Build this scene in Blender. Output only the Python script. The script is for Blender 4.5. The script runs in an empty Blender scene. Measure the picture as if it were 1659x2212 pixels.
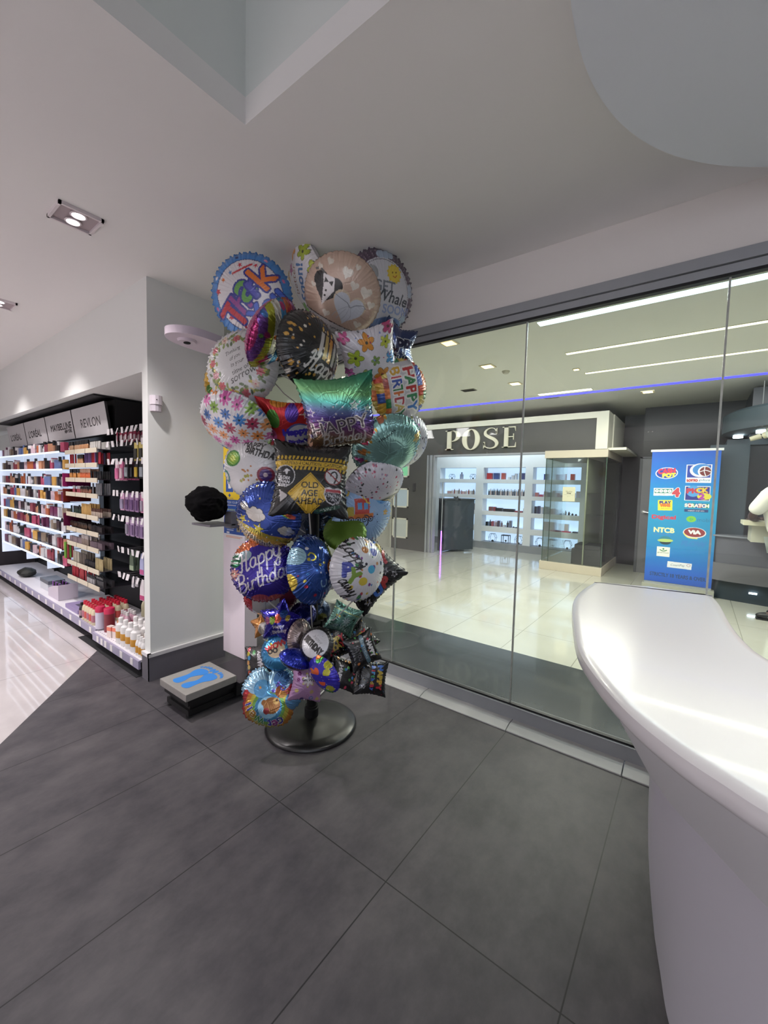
import bpy, bmesh, math, random
import numpy as np
from mathutils import Matrix, Vector
random.seed(7); rng = np.random.RandomState(5)
PI = math.pi
SC = bpy.context.scene
COL = SC.collection

# ------------------------------------------------------------------ camera, world, light, exposure
CAM = Vector((0, 0, 1.43)); FPX = 887.2; CX, CY = 829.5, 1106.0
YAW, PIT, ROL = [math.radians(a) for a in (37.167, 3.617, 1.441)]
FWD = Vector((-math.sin(YAW)*math.cos(PIT), math.cos(YAW)*math.cos(PIT), -math.sin(PIT)))
_r = Vector((math.cos(YAW), math.sin(YAW), 0)); _u = _r.cross(FWD)
RGT = _r*math.cos(ROL) + _u*math.sin(ROL); UPV = -_r*math.sin(ROL) + _u*math.cos(ROL)
cd = bpy.data.cameras.new('camera'); cam = bpy.data.objects.new('camera', cd); COL.objects.link(cam)
cam.matrix_world = Matrix(((RGT.x, UPV.x, -FWD.x, CAM.x), (RGT.y, UPV.y, -FWD.y, CAM.y), (RGT.z, UPV.z, -FWD.z, CAM.z), (0, 0, 0, 1)))
cd.sensor_fit = 'VERTICAL'; cd.sensor_height = 36.0; cd.sensor_width = 27.0
cd.lens = 36.0*FPX/2212.0; cd.clip_start = 0.02; cd.clip_end = 200
SC.camera = cam
SC.view_settings.view_transform = 'Standard'; SC.view_settings.look = 'None'
SC.view_settings.gamma = 1.0; SC.view_settings.exposure = 0.12
try: SC.view_settings.use_curve_mapping = False
except Exception: pass
SC.cycles.max_bounces = 10; SC.cycles.transparent_max_bounces = 24; SC.cycles.diffuse_bounces = 5
SC.cycles.use_denoising = True; SC.cycles.sample_clamp_indirect = 6.0; SC.cycles.caustics_reflective = False
W = bpy.data.worlds.new('world'); SC.world = W; W.use_nodes = True
W.node_tree.nodes['Background'].inputs[0].default_value = (0.80, 0.84, 0.95, 1)
W.node_tree.nodes['Background'].inputs[1].default_value = 1.9

def at(px, py, depth):
    v = FWD*depth + RGT*((px-CX)/FPX*depth) - UPV*((py-CY)/FPX*depth)
    return CAM + v

def area(name, loc, size, energy, col=(1, 1, 1), rot=(0, 0, 0), sy=None, spread=PI):
    l = bpy.data.lights.new(name, 'AREA'); l.energy = energy; l.color = col; l.size = size
    if sy: l.shape = 'RECTANGLE'; l.size_y = sy
    l.spread = spread
    o = bpy.data.objects.new(name, l); COL.objects.link(o); o.location = loc; o.rotation_euler = rot
    return o
def spot(name, loc, energy, ang=100, col=(1, .93, .93), blend=.6, r=.04):
    l = bpy.data.lights.new(name, 'SPOT'); l.energy = energy; l.color = col; l.spot_size = math.radians(ang); l.spot_blend = blend; l.shadow_soft_size = r
    o = bpy.data.objects.new(name, l); COL.objects.link(o); o.location = loc
    return o

# store ceiling lamps (the two seen, the same pairs repeated behind the camera)
DL = [(-2.68, .79), (-4.46, .79)]
DLX = [(-6.24, .79), (-2.68, -1.2), (-4.46, -1.2), (-6.24, -1.2), (-2.68, -3.2), (.9, -3.2), (2.6, -1.2), (2.6, .8), (-.9, -6.0), (.9, -6.0), (2.7, -6.0), (3.5, -4.0)]
for i, (x, y) in enumerate(DL+DLX):
    spot('downlight_lamp', (x, y, 2.775), (120 if y > 0 else (185 if x < -4 else 50)) if x < -2 else (290 if y < -3 else 55), 105 if (x < -2 and y > 0) else 150, (1, .94, .94) if x < -2 else (.93, .95, 1), 1.0)
area('unseen_fill_lamp', (-5.5, -4.2, 2.77), 3.0, 150, (1, .96, .96), (0, 0, 0), 1.4)  # unseen fill light added behind the camera, no fixture belongs to it
for x, y in ((.55, 1.05), (.75, 1.75), (.35, 1.75)): spot('canopy_lamp', (x, y, 2.655), 29, 115, (1, .97, .93), .8, .05)
# mall lamps
for i, y in enumerate((3.62, 4.44, 5.28)):
    area('mall_strip_lamp', (.75, y, 2.77), 3.6, 34 if i else 40, (.86, .96, 1) if i == 0 else (1, .96, .84), (0, 0, 0), .1)
for x, y in ((-1.95, 3.52), (-1.95, 4.42), (-1.95, 5.32), (-3.6, 3.9), (-3.6, 5.2), (-5.4, 4.5), (-7.4, 4.5)):
    spot('mall_downlight_lamp', (x, y, 2.77), 54, 160, (1, .95, .84), .5, .08)
area('shop_interior_lamp', (-3.7, 8.75, 2.62), 3.0, 36, (.82, .91, 1), (0, 0, 0), .7)
area('cove_lamp', (-3.0, 6.45, 2.86), 9.0, 50, (.93, .95, 1), (math.radians(105), 0, 0), .06)
for x, y in ((-.66, 7.25), (-3.6, 7.1), (-2.2, 7.0)): spot('mall_far_lamp', (x, y, 2.88), 9, 150, (1, .95, .85), .5, .06)  # first sits at the downlight; other two added to brighten beyond the step
area('mall_fill_lamp', (-1.2, 5.9, 2.77), 1.2, 70, (1, .96, .86), (0, 0, 0), .25)

# ------------------------------------------------------------------ helpers
def lin(c):
    if isinstance(c, str):
        c = c.lstrip('#'); c = [int(c[i:i+2], 16)/255 for i in (0, 2, 4)]
        return tuple(v/12.92 if v <= .04045 else ((v+.055)/1.055)**2.4 for v in c)
    return tuple(c)
_mc = {}; _mn = {}
def mat(name, col=None, rough=.5, metal=0., emit=None, es=1., spec=.5, noise=0., nscale=8., coat=0., bump=0., bscale=60.):
    if col is None: return _mn[name]
    key = (name, str(col), rough, metal, str(emit), es, noise)
    if key in _mc: return _mc[key]
    m = bpy.data.materials.new(name); m.use_nodes = True; nt = m.node_tree; p = nt.nodes['Principled BSDF']; _mn[name] = m
    c = lin(col); p.inputs['Base Color'].default_value = (*c, 1); p.inputs['Roughness'].default_value = rough
    p.inputs['Metallic'].default_value = metal; p.inputs['Specular IOR Level'].default_value = spec
    if coat: p.inputs['Coat Weight'].default_value = coat; p.inputs['Coat Roughness'].default_value = .05
    if emit: p.inputs['Emission Color'].default_value = (*lin(emit), 1); p.inputs['Emission Strength'].default_value = es
    if noise or bump:
        tc = nt.nodes.new('ShaderNodeTexCoord'); n = nt.nodes.new('ShaderNodeTexNoise'); n.inputs['Scale'].default_value = nscale; n.inputs['Detail'].default_value = 6
        nt.links.new(tc.outputs['Object'], n.inputs['Vector'])
        if noise:
            r = nt.nodes.new('ShaderNodeMapRange'); r.inputs['To Min'].default_value = 1-noise; r.inputs['To Max'].default_value = 1+noise
            nt.links.new(n.outputs['Fac'], r.inputs['Value'])
            mx = nt.nodes.new('ShaderNodeVectorMath'); mx.operation = 'SCALE'; mx.inputs[0].default_value = c
            nt.links.new(r.outputs['Result'], mx.inputs['Scale']); nt.links.new(mx.outputs['Vector'], p.inputs['Base Color'])
        if bump:
            n2 = nt.nodes.new('ShaderNodeTexNoise'); n2.inputs['Scale'].default_value = bscale; nt.links.new(tc.outputs['Object'], n2.inputs['Vector'])
            b = nt.nodes.new('ShaderNodeBump'); b.inputs['Strength'].default_value = bump; b.inputs['Distance'].default_value = .002
            nt.links.new(n2.outputs['Fac'], b.inputs['Height']); nt.links.new(b.outputs['Normal'], p.inputs['Normal'])
    _mc[key] = m
    return m
def colmat(name, rough=.5, metal=0., coat=0., bump=0., spec=.5, emit=0.):
    key = ('col', name)
    if key in _mc: return _mc[key]
    m = bpy.data.materials.new(name); m.use_nodes = True; nt = m.node_tree; p = nt.nodes['Principled BSDF']
    a = nt.nodes.new('ShaderNodeAttribute'); a.attribute_name = 'print'
    nt.links.new(a.outputs['Color'], p.inputs['Base Color'])
    p.inputs['Roughness'].default_value = rough; p.inputs['Metallic'].default_value = metal; p.inputs['Specular IOR Level'].default_value = spec
    if coat: p.inputs['Coat Weight'].default_value = coat; p.inputs['Coat Roughness'].default_value = .06
    if emit: nt.links.new(a.outputs['Color'], p.inputs['Emission Color']); p.inputs['Emission Strength'].default_value = emit
    if bump:
        tc = nt.nodes.new('ShaderNodeTexCoord')
        v = nt.nodes.new('ShaderNodeTexVoronoi'); v.feature = 'DISTANCE_TO_EDGE'; v.inputs['Scale'].default_value = 17
        n = nt.nodes.new('ShaderNodeTexNoise'); n.inputs['Scale'].default_value = 11; n.inputs['Detail'].default_value = 3
        nt.links.new(tc.outputs['Object'], v.inputs['Vector']); nt.links.new(tc.outputs['Object'], n.inputs['Vector'])
        cl = nt.nodes.new('ShaderNodeClamp'); cl.inputs['Max'].default_value = .07; nt.links.new(v.outputs['Distance'], cl.inputs['Value'])
        ad = nt.nodes.new('ShaderNodeMath'); ad.operation = 'MULTIPLY_ADD'; ad.inputs[1].default_value = .35
        nt.links.new(n.outputs['Fac'], ad.inputs[0]); nt.links.new(cl.outputs['Result'], ad.inputs[2])
        b = nt.nodes.new('ShaderNodeBump'); b.inputs['Strength'].default_value = bump; b.inputs['Distance'].default_value = .012
        nt.links.new(ad.outputs['Value'], b.inputs['Height']); nt.links.new(b.outputs['Normal'], p.inputs['Normal'])
        if coat: nt.links.new(b.outputs['Normal'], p.inputs['Coat Normal'])
    _mc[key] = m
    return m

def tag(o, label=None, cat=None, group=None, kind=None):
    if label: o['label'] = label
    if cat: o['category'] = cat
    if group: o['group'] = group
    if kind: o['kind'] = kind
    return o
def thing(name, label, cat, loc=(0, 0, 0), group=None, rz=0):
    o = bpy.data.objects.new(name, None); COL.objects.link(o); o.location = loc; o.rotation_euler = (0, 0, rz)
    o.empty_display_size = .05
    return tag(o, label, cat, group)
def link(name, me, parent=None):
    o = bpy.data.objects.new(name, me); COL.objects.link(o)
    if parent is not None:
        o.parent = parent
    return o
class B:
    """collects shapes of ONE part"""
    def __init__(s): s.bm = bmesh.new()
    def box(s, a, b, rot=None, bev=0):
        x0, y0, z0 = a; x1, y1, z1 = b
        r = bmesh.ops.create_cube(s.bm, size=1); vs = r['verts']
        c = Vector(((x0+x1)/2, (y0+y1)/2, (z0+z1)/2))
        for v in vs:
            v.co = Vector((v.co.x*(x1-x0), v.co.y*(y1-y0), v.co.z*(z1-z0)))
            if rot is not None: v.co = rot @ v.co
            v.co += c
        if bev:
            es = {e for v in vs for e in v.link_edges}
            bmesh.ops.bevel(s.bm, geom=list(es), offset=bev, segments=2, affect='EDGES', profile=.7)
        return s
    def cyl(s, p0, p1, r0, r1=None, n=16, cap=True):
        p0, p1 = Vector(p0), Vector(p1); r1 = r0 if r1 is None else r1
        d = p1-p0; q = d.to_track_quat('Z', 'Y')
        a, b = [], []
        for i in range(n):
            t = 2*PI*i/n; w = q @ Vector((math.cos(t), math.sin(t), 0))
            a.append(s.bm.verts.new(p0+w*r0)); b.append(s.bm.verts.new(p1+w*r1))
        for i in range(n): s.bm.faces.new((a[i], a[(i+1) % n], b[(i+1) % n], b[i]))
        if cap: s.bm.faces.new(a[::-1]); s.bm.faces.new(b)
        return s
    def tube(s, pts, r, n=8):
        pts = [Vector(p) for p in pts]; rings = []
        for i, p in enumerate(pts):
            d = (pts[min(i+1, len(pts)-1)]-pts[max(i-1, 0)]).normalized(); q = d.to_track_quat('Z', 'Y')
            rr = r[i] if isinstance(r, (list, tuple)) else r
            rings.append([s.bm.verts.new(p+(q @ Vector((math.cos(2*PI*k/n), math.sin(2*PI*k/n), 0)))*rr) for k in range(n)])
        for a, b in zip(rings, rings[1:]):
            for k in range(n): s.bm.faces.new((a[k], a[(k+1) % n], b[(k+1) % n], b[k]))
        s.bm.faces.new(rings[0][::-1]); s.bm.faces.new(rings[-1])
        return s
    def lathe(s, prof, c=(0, 0, 0), n=24, sx=1, sy=1):
        rings = []
        for r, z in prof:
            rings.append([s.bm.verts.new((c[0]+max(r, 1e-5)*sx*math.cos(2*PI*k/n), c[1]+max(r, 1e-5)*sy*math.sin(2*PI*k/n), c[2]+z)) for k in range(n)])
        for a, b in zip(rings, rings[1:]):
            for k in range(n): s.bm.faces.new((a[k], a[(k+1) % n], b[(k+1) % n], b[k]))
        s.bm.faces.new(rings[0][::-1]); s.bm.faces.new(rings[-1])
        return s
    def prism(s, pts, h0, h1, M=None):
        """polygon (u,v) extruded h0..h1 along w; M maps (u,v,w) to space"""
        M = M or Matrix.Identity(4)
        a = [s.bm.verts.new(M @ Vector((p[0], p[1], h0))) for p in pts]; b = [s.bm.verts.new(M @ Vector((p[0], p[1], h1))) for p in pts]
        s.bm.faces.new(a[::-1]); s.bm.faces.new(b); n = len(pts)
        for i in range(n): s.bm.faces.new((a[i], a[(i+1) % n], b[(i+1) % n], b[i]))
        return s
    def ball(s, c, r, sx=1, sy=1, sz=1, n=12):
        rr = bmesh.ops.create_icosphere(s.bm, subdivisions=3 if n > 10 else 2, radius=r)
        for v in rr['verts']: v.co = Vector((v.co.x*sx, v.co.y*sy, v.co.z*sz))+Vector(c)
        return s
    def grid(s, rows):
        vs = [[s.bm.verts.new(p) for p in r] for r in rows]
        for a, b in zip(vs, vs[1:]):
            for i in range(len(a)-1): s.bm.faces.new((a[i], a[i+1], b[i+1], b[i]))
        return s
    def mesh(s, name, m, smooth=False):
        bmesh.ops.recalc_face_normals(s.bm, faces=s.bm.faces)
        me = bpy.data.meshes.new(name); s.bm.to_mesh(me); s.bm.free()
        if m: me.materials.append(m)
        if smooth:
            me.polygons.foreach_set('use_smooth', [True]*len(me.polygons))
            try: me.set_sharp_from_angle(angle=math.radians(38))
            except Exception: pass
        return me
    def obj(s, name, m, parent=None, smooth=False, rel=True):
        o = link(name, s.mesh(name, m, smooth), parent)
        if parent is not None and rel:   # built in world space: keep it there
            o.matrix_parent_inverse = (Matrix.Translation(parent.location) @ Matrix.Rotation(parent.rotation_euler.z, 4, 'Z')).inverted()
        return o
def struct(name, b, m, smooth=False, parent=None):
    o = b.obj(name, m, parent, smooth)
    if parent is None: o['kind'] = 'structure'
    return o
def XZ(y):  # (u,v,w) -> (x, y-w, z): a drawing on a plane facing -y
    return Matrix(((1, 0, 0, 0), (0, 0, -1, y), (0, 1, 0, 0), (0, 0, 0, 1)))

# glass: clear pane with a Fresnel mirror
def glassmat(name, tint=(.95, .985, .96), k=1.0, rough=0.0):
    m = bpy.data.materials.new(name); m.use_nodes = True; nt = m.node_tree; nt.nodes.clear()
    o = nt.nodes.new('ShaderNodeOutputMaterial'); t = nt.nodes.new('ShaderNodeBsdfTransparent'); g = nt.nodes.new('ShaderNodeBsdfGlossy')
    fr = nt.nodes.new('ShaderNodeFresnel'); fr.inputs['IOR'].default_value = 1.5
    mu = nt.nodes.new('ShaderNodeMath'); mu.operation = 'MULTIPLY'; mu.inputs[1].default_value = k
    mx = nt.nodes.new('ShaderNodeMixShader'); t.inputs['Color'].default_value = (*tint, 1); g.inputs['Roughness'].default_value = rough
    g.inputs['Color'].default_value = (1, 1, 1, 1)
    nt.links.new(fr.outputs[0], mu.inputs[0]); nt.links.new(mu.outputs[0], mx.inputs[0])
    nt.links.new(t.outputs[0], mx.inputs[1]); nt.links.new(g.outputs[0], mx.inputs[2]); nt.links.new(mx.outputs[0], o.inputs[0])
    return m
GLASS = glassmat('shop_window_glass', (.955, .985, .965), .6)
GLASS2 = glassmat('display_case_glass', (.95, .985, .965), .8)
CLEAR = glassmat('clear_acrylic', (.9, .93, .95), 1.3)

def floormat(name, c1, c2, grout, gx, gy, ox, oy, gw, rough, nscale=3., coat=0., spec=.5, streak=1.):
    m = bpy.data.materials.new(name); m.use_nodes = True; nt = m.node_tree; p = nt.nodes['Principled BSDF']; L = nt.links
    tc = nt.nodes.new('ShaderNodeTexCoord'); sp = nt.nodes.new('ShaderNodeSeparateXYZ'); L.new(tc.outputs['Object'], sp.inputs[0])
    def line(out, off, step):
        a = nt.nodes.new('ShaderNodeMath'); a.operation = 'SUBTRACT'; L.new(out, a.inputs[0]); a.inputs[1].default_value = off-step/2
        b = nt.nodes.new('ShaderNodeMath'); b.operation = 'FLOORED_MODULO'; L.new(a.outputs[0], b.inputs[0]); b.inputs[1].default_value = step
        c = nt.nodes.new('ShaderNodeMath'); c.operation = 'SUBTRACT'; L.new(b.outputs[0], c.inputs[0]); c.inputs[1].default_value = step/2
        d = nt.nodes.new('ShaderNodeMath'); d.operation = 'ABSOLUTE'; L.new(c.outputs[0], d.inputs[0])
        e = nt.nodes.new('ShaderNodeMath'); e.operation = 'LESS_THAN'; L.new(d.outputs[0], e.inputs[0]); e.inputs[1].default_value = gw
        return e
    e1 = line(sp.outputs[0], ox, gx); e2 = line(sp.outputs[1], oy, gy)
    mx = nt.nodes.new('ShaderNodeMath'); mx.operation = 'MAXIMUM'; L.new(e1.outputs[0], mx.inputs[0]); L.new(e2.outputs[0], mx.inputs[1])
    mp = nt.nodes.new('ShaderNodeMapping'); mp.inputs['Scale'].default_value = (streak, 1, 1); L.new(tc.outputs['Object'], mp.inputs['Vector'])
    n = nt.nodes.new('ShaderNodeTexNoise'); n.inputs['Scale'].default_value = nscale; n.inputs['Detail'].default_value = 9; n.inputs['Roughness'].default_value = .68
    L.new(mp.outputs[0], n.inputs['Vector'])
    rp = nt.nodes.new('ShaderNodeValToRGB'); rp.color_ramp.elements[0].position = .3; rp.color_ramp.elements[1].position = .72
    rp.color_ramp.elements[0].color = (*lin(c1), 1); rp.color_ramp.elements[1].color = (*lin(c2), 1); L.new(n.outputs['Fac'], rp.inputs[0])
    mi = nt.nodes.new('ShaderNodeMix'); mi.data_type = 'RGBA'; L.new(mx.outputs[0], mi.inputs[0]); L.new(rp.outputs[0], mi.inputs[6]); mi.inputs[7].default_value = (*lin(grout), 1)
    L.new(mi.outputs[2], p.inputs['Base Color']); p.inputs['Roughness'].default_value = rough; p.inputs['Specular IOR Level'].default_value = spec
    if coat: p.inputs['Coat Weight'].default_value = coat; p.inputs['Coat Roughness'].default_value = .04
    return m

WHITEP = mat('white_paint', 'd9d8d6', .75, noise=.015, nscale=2)
CEILP = mat('ceiling_paint', 'e3e1df', .85, noise=.015, nscale=1.2)
GREYALU = mat('brushed_aluminium', 'a3a6ab', .45, .35, noise=.05, nscale=14)
BLACKM = mat('black_plastic', '080809', .6, spec=.25)
BLACKG = mat('black_gloss_paint', '060606', .3, spec=.6, noise=.2, nscale=5)
WHITEG = mat('white_gloss', 'e9e8ec', .3)

# ------------------------------------------------------------------ room shell
YG = 2.455; ZC = 2.80
# floors
b = B(); b.prism([(-2.886+1.061*4, .46-.808*4), (8, -3), (8, 2.33), (-8, 2.33), (-8, 1.29), (-3.976, 1.29)], -.1, 0)
struct('floor', b, floormat('grey_stone_tile', '323036', '575356', '151417', .6, 1.2, -2.014, 1.14, .0022, .48, 3.4, spec=.42, streak=1.6))
b = B(); b.prism([(-3.976, 1.29), (-13, 1.29), (-13, -8), (8, -8), (8, -3), (-2.886+1.061*4, .46-.808*4)], -.1, 0)
struct('floor_polished', b, floormat('polished_pale_tile', 'b9b2b3', 'c9c3c3', '7d7878', 1.2, 1.2, -3.81, 1.14, .0022, .4, 2, coat=1.0))
b = B(); b.box((-13, YG+.04, -.1), (8, 3.53, 0))
struct('floor_mall_border', b, floormat('dark_border_tile', '303538', '3e4345', '2a2f30', .6, 1.6, -1.912, 2.9, .002, .22, 2.5, coat=.15))
b = B(); b.box((-13, 3.53, -.1), (8, 16, 0))
struct('floor_mall', b, floormat('beige_polished_tile', 'b4b3a6', 'bfbeb2', '8f8d82', .59, 1.8, -1.912, 4.13, .003, .13, 1.5, coat=.5))
# kerb under the glass wall: one white sloped step per tile width
kb = B(); x = -8.0
xs = [-8, -3.214, -2.614, -2.014, -1.419, -.819, -.219, .381, 3.0]
for a, c in zip(xs, xs[1:]):
    kb.prism([(2.325, -.05), (2.325, .006), (2.385, .02), (2.44, .02), (2.44, -.05)], a+.003, c-.003, Matrix(((0, 0, 1, 0), (1, 0, 0, 0), (0, 1, 0, 0), (0, 0, 0, 1))))
struct('trim_1', kb, mat('white_kerb_stone', 'cfcfce', .5, noise=.05, nscale=20))
# ceiling with the square recess
RX, RY = -1.461, .984
b = B()
b.box((-13, RY, ZC), (3.8, YG+.12, ZC+.1)); b.box((-13, -8, ZC), (RX, RY, ZC+.1)); b.box((3.2, -8, ZC), (3.8, RY, ZC+.1)); b.box((RX, -8, ZC), (3.2, -5.2, ZC+.1))
struct('ceiling', b, CEILP)
b = B(); RP = mat('recess_paint', 'd4d9d6', .85)
b.box((RX-.1, -5.2, ZC+.1), (RX, RY, 3.6)); b.box((RX-.1, RY, ZC+.1), (3.3, RY+.1, 3.6)); b.box((3.2, -5.2, ZC+.1), (3.3, RY, 3.6)); b.box((RX, -5.3, ZC+.1), (3.2, -5.2, 3.6)); b.box((RX-.1, -5.3, 3.6), (3.3, RY+.1, 3.7))
struct('ceiling_recess', b, RP)
# bulkhead over the glass, mall side too
b = B(); b.box((-13, YG-.005, 2.52), (3.8, YG+.12, ZC))
struct('wall_window_head', b, mat('bulkhead_paint', 'e8e4e1', .8))
# round lowered canopy above the counter
b = B(); cxx, cyy, RR = .693, 1.277, 1.025
b.prism([(cxx+RR*math.cos(2*PI*k/128), cyy+RR*math.sin(2*PI*k/128)) for k in range(128)], 2.66, 2.80)
struct('ceiling_canopy', b, mat('canopy_paint', 'd8dce2', .8), True)
# built-in wall: fascia, pillar, back
PX0, PY0 = -3.03, 1.285
b = B(); b.box((-13, PY0, 2.18), (PX0, 1.857, ZC))
b.box((-3.115, PY0, 0), (PX0, 1.857, 2.18)); b.box((-13, 1.80, 0), (-3.115, 1.857, 2.18))
struct('wall_left', b, mat('shop_wall_paint', 'dddfdc', .7, noise=.015, nscale=2))
b = B(); b.box((-3.125, PY0-.018, 0), (PX0+.018, PY0, .175)); b.box((PX0, PY0-.018, 0), (PX0+.018, 1.857, .175))
struct('baseboard_left', b, mat('grey_skirting_tile', '66636a', .5, noise=.12, nscale=9))
b = B(); b.box((-3.125, PY0-.022, .175), (PX0+.022, PY0, .20)); b.box((PX0, PY0-.022, .175), (PX0+.022, 1.857, .20))
struct('trim_2', b, mat('white_skirting_cap', 'd8d5d6', .5))
# store far walls behind the camera (what the foil and glass mirror)
b = B(); b.box((-13.1, -8, 0), (-13, YG, ZC)); struct('wall_far_left', b, mat('far_wall_paint', 'b6b0b0', .8))
b = B(); b.box((-13, -8.1, 0), (3.8, -8, ZC)); struct('wall_back', b, mat('back_wall_paint', 'd4d1d3', .8))

# glass wall
b = B(); b.box((-8, YG-.012, 2.425), (3, YG+.05, 2.462)); b.box((-8, YG-.02, 2.468), (3, YG+.06, 2.52))
fr = struct('window_1', b, GREYALU)
b = B(); b.box((-8, YG-.008, 2.412), (3, YG+.03, 2.425)); struct('window_gasket', b, mat('black_rubber', '101112', .5), parent=fr)
b = B(); b.box((-8, YG-.015, .02), (3, YG+.05, .098)); struct('window_bottom_rail', b, GREYALU, parent=fr)
b = B(); b.box((-8, YG+.0, .098), (3, YG+.03, .108)); struct('window_bottom_gasket', b, mat('black_rubber'), parent=fr)
JX = [-8, -6.33, -5.417, -4.503, -3.59, -2.676, -1.762, -.849, .065, .98, 1.9, 3]
for a, c in zip(JX, JX[1:]):
    b = B(); b.box((a+.004, YG+.008, .10), (c-.004, YG+.020, 2.42))
    p = b.obj('glass_pane', GLASS, fr)
for a in JX[1:-1]:
    b = B(); b.box((a-.0042, YG+.0075, .10), (a+.0042, YG+.0205, 2.42))
    b.obj('joint_seal', mat('grey_silicone', 'a9aca6', .35, noise=.3, nscale=40), fr)

# ------------------------------------------------------------------ ceiling lamps
def downlight(x, y, label):
    t = thing('ceiling_downlight', label, 'ceiling light', (x, y, ZC), 'twin recessed downlights')
    w = mat('lamp_frame_white', 'd9d0d2', .5)
    b = B(); h = .098
    for a, c in (((-h, -h), (h, -h+.012)), ((-h, h-.012), (h, h)), ((-h, -h), (-h+.012, h)), ((h-.012, -h), (h, h))):
        b.box((a[0], a[1], -.016), (c[0], c[1], .0))
    b.obj('frame', w, t, rel=False)
    b = B(); b.box((-h+.012, -h+.012, -.004), (h-.012, h-.012, -.001)); b.obj('plate', mat('lamp_plate', 'a89a9d', .5), t, rel=False)
    for s in (-.042, .042):
        b = B(); b.lathe([(.036, -.006), (.038, -.012), (.030, -.014), (.028, -.008)], (s, 0, 0), 24)
        o = b.obj('lamp_ring', w, t, True, rel=False)
        b = B(); b.lathe([(.0, -.007), (.029, -.007), (.022, -.012), (0, -.013)], (s, 0, 0), 24)
        b.obj('bulb', mat('lit_bulb', 'ffffff', .3, emit='ffeef2', es=9), t, True, rel=False)
    return t
downlight(*DL[0], 'white square twin downlight in the ceiling, nearest to the wall corner')
downlight(*DL[1], 'white square twin downlight cut by the frame edge, above the cosmetics wall')
for i, (x, y) in enumerate(DLX): downlight(x, y, 'white square twin downlight behind the camera, number %s row' % ['first', 'second', 'third', 'fourth', 'fifth', 'sixth', 'seventh', 'eighth', 'ninth', 'tenth', 'eleventh', 'twelfth'][i])

# ------------------------------------------------------------------ counter
def cr(P, n=8, closed=False):
    P = [Vector(p) for p in P]; out = []; m = len(P)
    for i in range(m if closed else m-1):
        g = lambda k: P[k % m] if closed else P[max(0, min(m-1, k))]
        a, b, c, d = g(i-1), g(i), g(i+1), g(i+2)
        for k in range(n):
            t = k/n; out.append(.5*((2*b)+(c-a)*t+(2*a-5*b+4*c-d)*t*t+(3*b-a-3*c+d)*t**3))
    if not closed: out.append(P[-1])
    return out
near = [(-.168, 2.449, 0), (-.40, 2.36, 0), (-.413, 2.15, 0), (-.405, 1.943, 0), (-.376, 1.78, 0), (-.33, 1.584, 0), (-.26, 1.33, 0), (-.19, 1.17, 0), (-.097, 1.015, 0), (-.01, .915, 0), (.061, .858, 0), (.125, .815, 0), (.3, .73, 0), (.6, .68, 0), (1.0, .72, 0), (1.5, .85, 0)]
far = [(1.5, 1.35, 0), (.9, 1.27, 0), (.5, 1.32, 0), (.3, 1.43, 0), (.193, 1.614, 0), (.155, 1.76, 0), (.13, 1.964, 0), (.109, 2.28, 0), (.088, 2.445, 0)]
out = [Vector(near[0])]+cr(near[1:], 8)+cr(far, 8)
def inset(poly, d):
    n = len(poly); r = []
    for i in range(n):
        a, c = poly[i-1], poly[(i+1) % n]; t = (c-a).normalized(); nrm = Vector((-t.y, t.x, 0))
        r.append(poly[i]+nrm*d)
    return r
ct = thing('service_counter', 'long white curved service counter against the glass wall', 'counter', (.4, 1.2, 0))
b = B(); rings = []
prof = [(.034, .962), (.030, .962), (.012, .960), (.003, .953), (0, .940), (.001, .925), (.010, .912), (.030, .900), (.06, .896)]
for d, z in prof:
    rings.append([b.bm.verts.new((p.x, p.y, z)) for p in inset(out, d)])
n = len(out)
for a, c in zip(rings, rings[1:]):
    for i in range(n): b.bm.faces.new((a[i], a[(i+1) % n], c[(i+1) % n], c[i]))
nn = 1+len(cr(near[1:], 8))
for rg in (rings[0], rings[-1]):          # cap: a strip of triangles between the two long edges
    A_, B2 = rg[:nn], rg[nn:][::-1]; i = j = 0
    while i < len(A_)-1 or j < len(B2)-1:
        if j == len(B2)-1 or (i < len(A_)-1 and i/(len(A_)-1) <= j/(len(B2)-1)): b.bm.faces.new((A_[i], A_[i+1], B2[j])); i += 1
        else: b.bm.faces.new((A_[i], B2[j+1], B2[j])); j += 1
CW = mat('glossy_white_counter', 'e0dde0', .22, spec=.35, coat=.12)
b.obj('countertop', CW, ct, True)
# apron curls inwards under the top, body stands under it
lip = cr([(-.17, 2.44, .9), (-.30, 2.36, .9), (-.335, 2.1, .9), (-.325, 1.85, .9), (-.295, 1.60, .9), (-.225, 1.35, .9), (-.152, 1.20, .9), (-.055, 1.072, .9), (.028, .975, .9), (.10, .90, .9), (.19, .84, .9), (.34, .775, .9), (.62, .73, .9), (1.0, .77, .9), (1.5, .9, .9)], 6)
crs = cr([(-.095, 2.44, .60), (-.095, 2.36, .61), (-.093, 2.15, .615), (-.09, 1.93, .62), (-.083, 1.68, .62), (-.067, 1.41, .62), (-.034, 1.33, .62), (.004, 1.265, .62), (.073, 1.18, .62), (.159, 1.074, .62), (.25, 1.00, .62), (.40, .94, .62), (.66, .90, .62), (1.0, .92, .62), (1.5, 1.0, .62)], 6)
foot = cr([(-.068, 2.44, 0), (-.068, 2.333, 0), (-.061, 2.015, 0), (-.055, 1.88, 0), (-.049, 1.763, 0), (-.030, 1.573, 0), (-.018, 1.50, 0), (-.004, 1.43, 0), (.024, 1.30, 0), (.075, 1.20, 0), (.15, 1.11, 0), (.30, 1.03, 0), (.6, .98, 0), (1.0, 1.0, 0), (1.5, 1.06, 0)], 6)
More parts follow.
